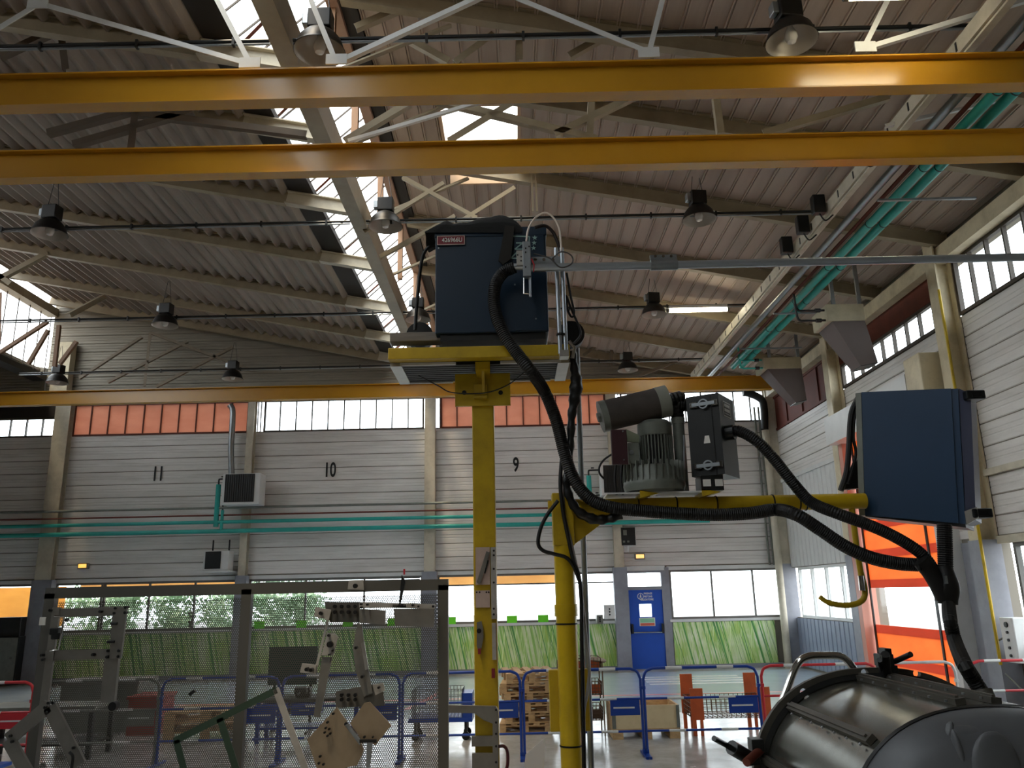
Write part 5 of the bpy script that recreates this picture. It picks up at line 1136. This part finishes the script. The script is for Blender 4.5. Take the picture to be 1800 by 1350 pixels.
barrier(-6.38, -4.81, M_grey, 'grey crowd barrier seen through the left perforated sheet', G)
barrier(3.25, 4.8, M_red, 'red crowd barrier behind the grey tank grab rail', 'red crowd barriers')
barrier(4.85, 5.85, M_white, 'pale crowd barrier between the two red ones', 'red crowd barriers', plate_m=M_navy)
barrier(6.05, 7.2, M_red, 'red crowd barrier against the grey side wall', 'red crowd barriers', plate_m=M_navy)
barrier(-8.3, -6.5, M_red, 'red crowd barrier beside the white rail trolley', 'red crowd barriers')

# ------------------------------------------------------------------ pallets
def pallet_proto():
    t = thing('wooden_pallet', 'wooden pallet', 'pallet', (0, 0, 0)); me = None
    for k in range(5): obj('top_board', MB().box(-.6, .6, -.4 + k * .175, -.4 + k * .175 + .10, .122, .144), M_wood, t)
    for x in (-.6, -.07, .455):
        obj('cross_board', MB().box(x, x + .145, -.4, .4, .1, .122), M_wood, t); obj('bottom_board', MB().box(x, x + .145, -.4, .4, 0, .022), M_wood, t)
        for y in (-.4, -.05, .3): obj('block', MB().box(x, x + .145, y, y + .1, .022, .1), M_wood, t)
    return t
pp = pallet_proto(); used = False
def pallet(loc, rz, lab, grp, tilt=0):
    global used
    M = Matrix.Translation(loc) @ Matrix.Rotation(rz, 4, 'Z') @ Matrix.Rotation(tilt, 4, 'Y')
    if not used: o = pp; o.matrix_basis = M; used = True
    else: o = copy_tree(pp, M)
    tag(o, lab, 'pallet', grp); return o
for k in range(6):
    pallet((.12 + .02 * (k % 3), 13.9, .146 * k), math.pi / 2 + (.09 if k % 2 else -.05), ('top' if k == 5 else 'lower') + ' wooden pallet of the stack behind the yellow posts', 'stacked pallets behind the yellow posts')
for k in range(3):
    pallet((-5.0 + .06 * k, 13.7 - .05 * k, .146 * k), .35 - .12 * k, ('uppermost' if k == 2 else 'lower') + ' wooden pallet of the low pile behind the perforated board', 'low pallet pile behind the perforated board')
# wooden crate on pallet feet
t = thing('wooden_crate', 'open pale wooden crate on pallet feet behind the blue barrier', 'crate', (1.85, 13.0, 0))
for a, b, c, e in ((1.36, 2.34, 12.6, 12.63), (1.36, 2.34, 13.37, 13.4), (1.36, 1.39, 12.63, 13.37), (2.31, 2.34, 12.63, 13.37)): obj('crate_side', MB().box(a, b, c, e, .145, .46), M_woodp if c < 12.61 else M_wood, t)
for x in (1.36, 1.78, 2.19): obj('pallet_block', MB().box(x, x + .15, 12.6, 13.4, .0, .12), M_wood, t)
obj('crate_floor', MB().box(1.36, 2.34, 12.6, 13.4, .12, .145), M_wood, t)
obj('corner_sheet', MB().box(2.30, 2.345, 12.59, 12.6, .15, .46), M_grey, t); obj('corner_sheet', MB().box(1.355, 1.41, 12.59, 12.6, .15, .46), M_grey, t)
# mesh helper
def wire_panel(mb, p, u, v, nu, nv, r=.004):
    p = V(p); u = V(u); v = V(v)
    for i in range(nu + 1): mb.bar(p + u * (i / nu), p + u * (i / nu) + v, r * 2)
    for j in range(nv + 1): mb.bar(p + v * (j / nv), p + v * (j / nv) + u, r * 2)
    return mb
def basket(t, x0, x1, y0, y1, z0, z1, m, nu=10, nv=4):
    o = MB(); wire_panel(o, (x0, y0, z0), (x1 - x0, 0, 0), (0, 0, z1 - z0), nu, nv); wire_panel(o, (x0, y1, z0), (x1 - x0, 0, 0), (0, 0, z1 - z0), nu, nv)
    wire_panel(o, (x0, y0, z0), (0, y1 - y0, 0), (0, 0, z1 - z0), 6, nv); wire_panel(o, (x1, y0, z0), (0, y1 - y0, 0), (0, 0, z1 - z0), 6, nv); wire_panel(o, (x0, y0, z0), (x1 - x0, 0, 0), (0, y1 - y0, 0), nu, 6)
    return obj('wire_mesh', o, m, t, fix=False)
t = thing('wire_cage', 'rust orange stillage cage with wire mesh sides behind the barrier', 'cage', (3.1, 13.1, 0))
for x in (2.55, 3.55):
    for y in (12.75, 13.45):
        obj('corner_plate', MB().box(x, x + .19, y, y + .02, .22, .66 if y < 13 else .80), M_cage, t); obj('cage_leg', MB().box(x + .02, x + .07, y, y + .05, 0, .22).box(x + .13, x + .17, y, y + .05, 0, .22), M_cage, t)
basket(t, 2.58, 3.72, 12.76, 13.44, .24, .5, M_wire, 16, 4)
t = thing('basket_rack', 'rack of stacked rusty wire baskets behind the round yellow post', 'rack', (1.0, 13.2, 0))
for x in (.62, 1.28):
    for y in (12.95, 13.45): obj('rack_leg', MB().bar((x, y, 0), (x, y, 1.05), .018, .018, (0, 1, 0)), M_wire, t)
for z in (.22, .58, .92):
    obj('basket_front', MB().box(.66, 1.24, 12.97, 12.98, z + .02, z + .15), M_cage if z > .3 else M_wire, t); basket(t, .64, 1.26, 12.94, 13.44, z, z + .19, M_wire, 12, 4)
obj('rag_bundle', boss(1048, 1160, 13.1, .16, .045, .15, .12), mat('grey_rag', '#8b8478', .9), t, smooth=True)
t = thing('blue_trolley', 'blue wire sided trolley with castors left of the square yellow post', 'trolley', (-1.15, 13.0, 0))
basket(t, -1.6, -.85, 12.8, 13.3, .32, .72, M_galv, 14, 5); obj('trolley_deck', MB().box(-1.65, -.7, 12.78, 13.32, .26, .32), M_bdark, t); obj('trolley_side', MB().box(-.86, -.7, 12.8, 13.3, .32, .66), M_bdark, t)
for x in (-1.55, -.8):
    for y in (12.85, 13.25): obj('castor', MB().cyl((x, y - .02, .06), (x, y + .02, .06), .06, n=14), M_black, t); obj('castor_fork', MB().box(x - .02, x + .02, y - .03, y + .03, .1, .26), M_blackm, t)
# benches and boxes behind the perforated board
def bench(x0, x1, y0, y1, h, m_top, m_leg, lab, drawers=0):
    t = thing('workbench', lab, 'workbench', ((x0 + x1) / 2, (y0 + y1) / 2, 0))
    obj('bench_top', MB().bbox((x0, y0, h - .05), (x1, y1, h), .006), m_top, t)
    for x in (x0 + .03, x1 - .09):
        for y in (y0 + .03, y1 - .09): obj('leg', MB().box(x, x + .06, y, y + .06, 0, h - .05), m_leg, t)
    obj('lower_shelf', MB().box(x0 + .05, x1 - .05, y0 + .05, y1 - .05, .18, .21), m_leg, t)
    for k in range(drawers):
        dd = obj('drawer', MB().bbox((x0 + .12 + k * .45, y0 - .01, h - .24), (x0 + .52 + k * .45, y0 + .4, h - .06), .006), m_leg, t); obj('drawer_pull', MB().box(x0 + .24 + k * .45, x0 + .40 + k * .45, y0 - .03, y0 - .01, h - .17, h - .15), M_galv, dd)
    return t
bench(-4.0, -2.4, 12.9, 13.5, .62, mat('dark_worktop', '#3a3f3d', .5), M_bdark, 'dark topped workbench with blue legs seen through the right perforated sheet', 2)
bench(-7.6, -5.9, 11.9, 12.6, .7, M_grey, M_blackm, 'grey workbench seen through the left perforated sheet', 1)
t = thing('notice_stand', 'dark green notice board on a stand behind the perforated board', 'notice board', (-3.7, 13.9, 0))
obj('board_panel', MB().bbox((-4.1, 13.88, .72), (-3.3, 13.93, 1.32), .008), mat('dark_green_board', '#15322f', .4), t)
for x in (-4.0, -3.4): obj('stand_leg', MB().box(x - .02, x + .02, 13.93, 13.96, 0, 1.3), M_blackm, t); obj('stand_foot', MB().box(x - .02, x + .02, 13.7, 14.2, 0, .03), M_blackm, t)
t = thing('vice', 'black bench vice on the dark topped workbench', 'vice', (-3.3, 13.1, .62))
obj('vice_body', MB().bbox((-3.42, 13.05, .62), (-3.2, 13.2, .76), .01), M_blackm, t); obj('vice_jaw', MB().bbox((-3.4, 12.9, .68), (-3.22, 13.03, .78), .01), M_blackm, t); obj('vice_screw', MB().cyl((-3.31, 12.8, .7), (-3.31, 13.05, .7), .015, n=8), M_galv, t)
t = thing('red_bin', 'red open storage bin beside the low pallet pile', 'bin', (-6.2, 14.2, 0))
obj('bin_body', MB().prism([(-6.35, 13.9, 0), (-5.85, 13.9, 0), (-5.85, 14.5, 0), (-6.35, 14.5, 0)], (0, 0, .55)), mat('bin_red', '#8c2f24', .5), t); obj('bin_rim', MB().bbox((-6.38, 13.87, .55), (-5.82, 14.53, .6), .01), mat('bin_red', '#8c2f24', .5), t)
t = thing('storage_case', 'grey steel storage case standing behind the left perforated sheet', 'case', (-7.0, 14.6, 0))
obj('case_body', MB().bbox((-7.7, 14.3, 0), (-6.4, 15.0, .75), .01), M_grey, t); obj('case_lid', MB().bbox((-7.73, 14.27, .75), (-6.37, 15.03, .82), .01), M_jig, t); obj('case_handle', MB().tube(smoothpath([(-7.2, 14.3, .5), (-7.2, 14.25, .5), (-6.9, 14.25, .5), (-6.9, 14.3, .5)], 4), .012, 8), M_chrome, t)
t = thing('rail_trolley', 'white tube rail trolley at the foot of the perforated board', 'trolley', (-6.9, 10.3, 0))
for z in (.35, .52, .68, .84): obj('tube_rail', MB().tube([(-7.8, 10.0, z), (-6.2, 10.0, z + .06)], .014, 8), M_white, t, smooth=True)
for x in (-7.75, -6.25): obj('upright', MB().tube([(x, 10.0, .08), (x, 10.0, 1.0)], .016, 8), M_white, t, smooth=True)
obj('deck', MB().box(-7.8, -6.2, 9.98, 10.6, .2, .24), M_blue, t)
for x in (-7.7, -6.3):
    for y in (10.05, 10.5): obj('castor', MB().cyl((x, y - .02, .06), (x, y + .02, .06), .06, n=12), M_black, t); obj('castor_fork', MB().box(x - .02, x + .02, y - .03, y + .03, .1, .2), M_blackm, t)
obj('plastic_sheet', MB().prism(pxs([(918, 1375), (924, 1326), (959, 1296), (957, 1340), (954, 1375)], 4.95), (0, .004, 0)), mat('plastic_white', '#d9d8dc', .2), label='white plastic sheet hanging between the yellow posts', cat='sheet')

# ------------------------------------------------------------------ things on the back wall
def heater(x0, y0, x1, y1, lab, pipe):
    Yh = D - .95
    t = thing('wall_heater', lab, 'heater', atY((x0 + x1) / 2, y1, Yh))
    a, b, c, e = prect(x0, y0, x1, y1, Yh)
    obj('casing', MB().bbox((a, Yh, c), (b, Yh + .5, e), .02), M_white, t)
    g_ = obj('grille', MB().box(a + .08, b - .16, Yh - .012, Yh + .01, c + .07, e - .02), M_blackm, t)
    n = 14
    for k in range(n): xx = a + .09 + (b - a - .27) * k / (n - 1); obj('grille_fin', MB().box(xx, xx + .012, Yh - .03, Yh - .012, c + .08, e - .03), mat('brown_fin', '#1d1715', .5), g_)
    obj('wall_bracket', MB().box(a + .1, a + .16, Yh + .5, D - .01, c, c + .06).box(b - .16, b - .1, Yh + .5, D - .01, c, c + .06), M_grey, t)
    zz = [e - .08, c + .06]
    for k, dx in enumerate(pipe):
        xx = a - dx; obj('riser', MB().tube([(xx, D - .45, 4.05 - .1 * k), (xx, D - .45, zz[k] - .15)], .07 if k == 0 else .045, 12), M_teal, t, smooth=True)
        obj('branch_pipe', MB().tube(smoothpath([(xx, D - .45, zz[k] - .16), (xx, D - .45, zz[k] - .03), (xx + .04, D - .47, zz[k]), (a, D - .5, zz[k])], 5), .025, 8), M_blackm, t, smooth=True)
        obj('valve_wheel', MB().cyl((xx + dx * .4, D - .47, zz[k] + .05), (xx + dx * .4, D - .47, zz[k] + .08), .045, n=10), M_blackm, t)
heater(390, 832, 457, 887, 'white wall heater with dark grille under the grey flue duct', (.28, .12))
heater(1056, 816, 1128, 870, 'white wall heater partly hidden behind the vacuum blower', (.28, .12))
fp = pxs([(404, 712), (409, 722), (408, 755), (406, 790), (407, 838)], D - .3)
obj('flue_duct', MB().tube(smoothpath(fp, 5), .085, 12), M_galv, label='grey flue duct rising from the white wall heater through the salmon window', cat='duct', smooth=True)
obj('flue_duct', MB().tube(smoothpath([atY(1306, 690, D - .35), atY(1318, 692, D - .35), atY(1338, 702, D - .35), atY(1343, 720, D - .35), atY(1344, 755, D - .35)], 5), .11, 12), M_blackm, label='dark bent duct before the high window in the right corner', cat='duct', smooth=True)
obj('down_pipe', MB().tube([atY(1345, 756, D - .3), V((atY(1378, 1090, D - .3).x, D - .3, 0))], .1, 12), M_cream, label='cream down pipe in the right corner of the back wall', cat='pipe', smooth=True)
for k in range(3): obj('corner_conduit', MB().tube([(XR - .55 + k * .12, D - .12, 2.7), (XR - .55 + k * .12, D - .12, 7.2)], .03, 8), M_grey, label='grey vertical conduit beside the corner column', cat='pipe', group='conduits beside the corner column', smooth=True)
t = thing('loudspeaker', 'white box loudspeaker with dark front on brackets under the teal pipes', 'loudspeaker', atY(382, 1003, D - .6))
a, b, c, e = prect(357, 968, 402, 1003, D - .6)
obj('cabinet', MB().bbox((a, D - .6, c), (b, D - .2, e), .02), M_white, t); obj('speaker_front', MB().box(a + .06, b - .22, D - .625, D - .6, c + .05, e - .02), M_blackm, t)
for x in (a + .15, b - .1): obj('bracket', MB().box(x, x + .03, D - .4, D - .36, e, e + .3), M_blackm, t)
obj('speaker_shelf', MB().box(a - .05, b + .05, D - .62, D - .0, c - .04, c), M_white, t)
t = thing('fuse_box', 'white fuse box with dark open front above the blue door', 'fuse box', atY(1100, 960, D - .25))
a, b, c, e = prect(1083, 926, 1118, 960, D - .25)
obj('cabinet', MB().bbox((a, D - .25, c), (b, D - .0, e), .01), M_white, t); fb = obj('open_front', MB().box(a + .14, b - .02, D - .262, D - .25, c + .02, e - .02), M_blackm, t)
for x, z, w, h_ in ((.2, .3, .1, .14), (.18, .1, .06, .05), (.3, .1, .06, .05)): obj('breaker', MB().box(a + x, a + x + w, D - .272, D - .262, c + z, c + z + h_), M_grey, fb)
for k in range(3): obj('fuse_lead', MB().tube(smoothpath([(a + .1 + k * .12, D - .2, c), (a + .12 + k * .1, D - .2, c - .12), (a + .2 + k * .06, D - .2, c - .16), (a + .3 + k * .03, D - .2, c)], 5), .012, 6), M_white, t, smooth=True)
for x, y, lab in ((1125, 978, 'small yellow emergency light above the blue door'), (145, 995, 'small yellow emergency light under the left wall number')):
    cc = atY(x, y, D - .12); t = thing('emergency_light', lab, 'emergency light', cc)
    obj('light_housing', MB().bbox((cc.x - .14, D - .13, cc.z - .08), (cc.x + .14, D - .0, cc.z + .08), .015), M_grey, t); obj('light_lens', MB().bbox((cc.x - .11, D - .145, cc.z - .05), (cc.x + .11, D - .12, cc.z + .055), .01), glowmat('amber_glow', '#ffb43a', 1.4), t)
for x0_, y0_, x1_, y1_, lab in ((1062, 1063, 1081, 1088, 'white switch box on the column beside the blue door'), (1049, 1081, 1060, 1097, 'small grey switch box left of the white one')):
    a, b, c, e = prect(x0_, y0_, x1_, y1_, D - .4); t = thing('switch_box', lab, 'switch box', ((a + b) / 2, D - .4, c))
    obj('box_shell', MB().bbox((a, D - .42, c), (b, D - .27 if x0_ > 1055 else D - .03, e), .01), M_white if x0_ > 1055 else M_grey, t)
    for k in range(3): obj('push_button', MB().cyl(((a + b) / 2, D - .42, c + (e - c) * (.3 + .2 * k)), ((a + b) / 2, D - .435, c + (e - c) * (.3 + .2 * k)), .022, n=10), M_blackm, t)
for x, y in ((455, 1100), (529, 1100), (611, 1097), (690, 1096), (792, 1094), (900, 1092), (955, 1091)):
    cc = atY(x, y, D - .08); obj('lime_card', MB().prism([(cc.x - .14, D - .05, WB + .002), (cc.x + .14, D - .05, WB + .002), (cc.x + .14, D - .03, WB + .19), (cc.x - .14, D - .03, WB + .19)], (0, .004, 0)), M_lime, label='lime green card standing on the white window sill', cat='card', group='lime cards on the window sills')
t = thing('wall_cabinet', 'dark grey cabinet with a box on top beside the thick cream column', 'cabinet', (-13.9, D - .5, 0))
obj('cabinet_body', MB().bbox((-14.4, D - .55, .05), (-13.35, D - .1, 1.25), .01), M_blackm, t); obj('top_box', MB().bbox((-14.0, D - .5, 1.25), (-13.4, D - .15, 1.75), .01), M_blackm, t)
cdr = obj('cabinet_door', MB().box(-14.37, -13.38, D - .57, D - .55, .08, 1.22), M_grey, t); obj('door_knob', MB().cyl((-13.5, D - .57, .7), (-13.5, D - .6, .7), .025, n=10), M_chrome, cdr)
for k, (x, z) in enumerate(((-16.2, 1.7), (-15.85, 1.6))): obj('sticker', MB().box(x, x + .35, D - .03, D - .025, z, z + .3), M_grey, label='grey sheet stuck on the orange lit left window', cat='sheet', group='grey sheets on the left window')
for k in range(5): obj('sill_box', MB().bbox((-16.6 + k * .5, D - .3, WB + .005), (-16.2 + k * .5, D - .05, WB + .25), .01), M_alu, label='silver box standing on the sill of the left window', cat='box', group='silver boxes on the left sill')
# control panel on the side wall
cc = atX(1782, 1125, XR - .25)
t = thing('switch_cabinet', 'white control panel with buttons on the grey side wall', 'control panel', cc)
obj('panel_shell', MB().bbox((XR - .32, cc.y - .17, cc.z - .32), (XR - .05, cc.y + .17, cc.z + .32), .012), M_white, t)
for k in range(5): obj('push_button', MB().cyl((XR - .32, cc.y, cc.z - .22 + k * .11), (XR - .34, cc.y, cc.z - .22 + k * .11), .022 if k < 4 else .04, n=10), M_blackm, t)
cable('panel_lead', [(XR - .25, cc.y + .18, cc.z + .05), (XR - .3, cc.y + .42, cc.z - .1), (XR - .3, cc.y + .4, cc.z - .4), (XR - .22, cc.y + .2, cc.z - .62), (XR - .15, cc.y, cc.z - .8)], .014, M_grey, t)

# ------------------------------------------------------------------ outside the windows
def tree(x, y, h_, rx, rz, n, lab, seed):
    random.seed(seed); t = thing('leafy_tree', lab, 'tree', (x, y, -.15), 'trees outside the back windows')
    obj('trunk', MB().tube(smoothpath([(x, y, -.15), (x + .1, y, h_ * .4), (x - .05, y + .1, h_ * .75)], 4), [.16 - .012 * i for i in range(9)], 8), M_bark, t, smooth=True)
    mb = MB(); cl_ = [(random.gauss(0, .5) * rx, random.gauss(0, .35) * rx, random.uniform(-.9, .9) * rz) for _ in range(26)]
    for _ in range(n):
        c_ = random.choice(cl_); p = V((x + c_[0] + random.gauss(0, .24), y + c_[1] + random.gauss(0, .24), h_ + c_[2] + random.gauss(0, .24)))
        if p.z < .1: continue
        u = V((random.gauss(0, 1), random.gauss(0, 1), random.gauss(0, 1))).normalized(); w = u.orthogonal().normalized(); s_ = random.uniform(.05, .10)
        mb.quad(p - u * s_, p + w * s_ * .5, p + u * s_, p - w * s_ * .5)
    o = obj('foliage', mb, M_leaf, t, fix=False); o['kind'] = 'stuff'
for x, y, h_, n, sd_ in ((-13.2, 27.5, 2.2, 5200, 1), (-11.2, 28.5, 2.3, 5200, 2), (-9.3, 27.8, 2.2, 5200, 3), (-7.6, 28.8, 2.3, 3800, 4)):
    tree(x, y, h_, 1.3, 1.6, n, 'leafy green tree beyond the back windows' if y < 35 else 'thin pale tree far beyond the window below the number nine', sd_)
for x0_, x1_, lab in ((-12.4, -7.9, 'orange awning outside the window below the number eleven'), (-2.2, 1.5, 'orange awning outside the window below the number nine')):
    t = thing('awning', lab, 'awning', ((x0_ + x1_) / 2, 23.6, 2.3))
    obj('awning_cloth', MB().prism([(x0_, 23.26, 2.72), (x0_, 23.75, 2.36), (x0_, 23.75, 2.35), (x0_, 23.26, 2.71)], (x1_ - x0_, 0, 0)), M_awn, t); obj('awning_bar', MB().tube([(x0_, 23.76, 2.34), (x1_, 23.76, 2.34)], .02, 8), M_framed, t)
obj('tarpaulin', MB().box(-21, -13.25, 24.3, 24.32, 1.45, 2.56), sheetmat('tarp_orange', '#ffd890', .5), label='orange tarpaulin hung outside the left window', cat='tarpaulin')
t = thing('roller_blind', 'grey slatted blind at the top of the window below the number ten', 'blind', (-5, 23.05, 2.5))
for k in range(3): obj('blind_slat', MB().box(-7.3, -2.7, 23.12, 23.16, 2.45 + k * .05, 2.485 + k * .05), M_greyp, t)
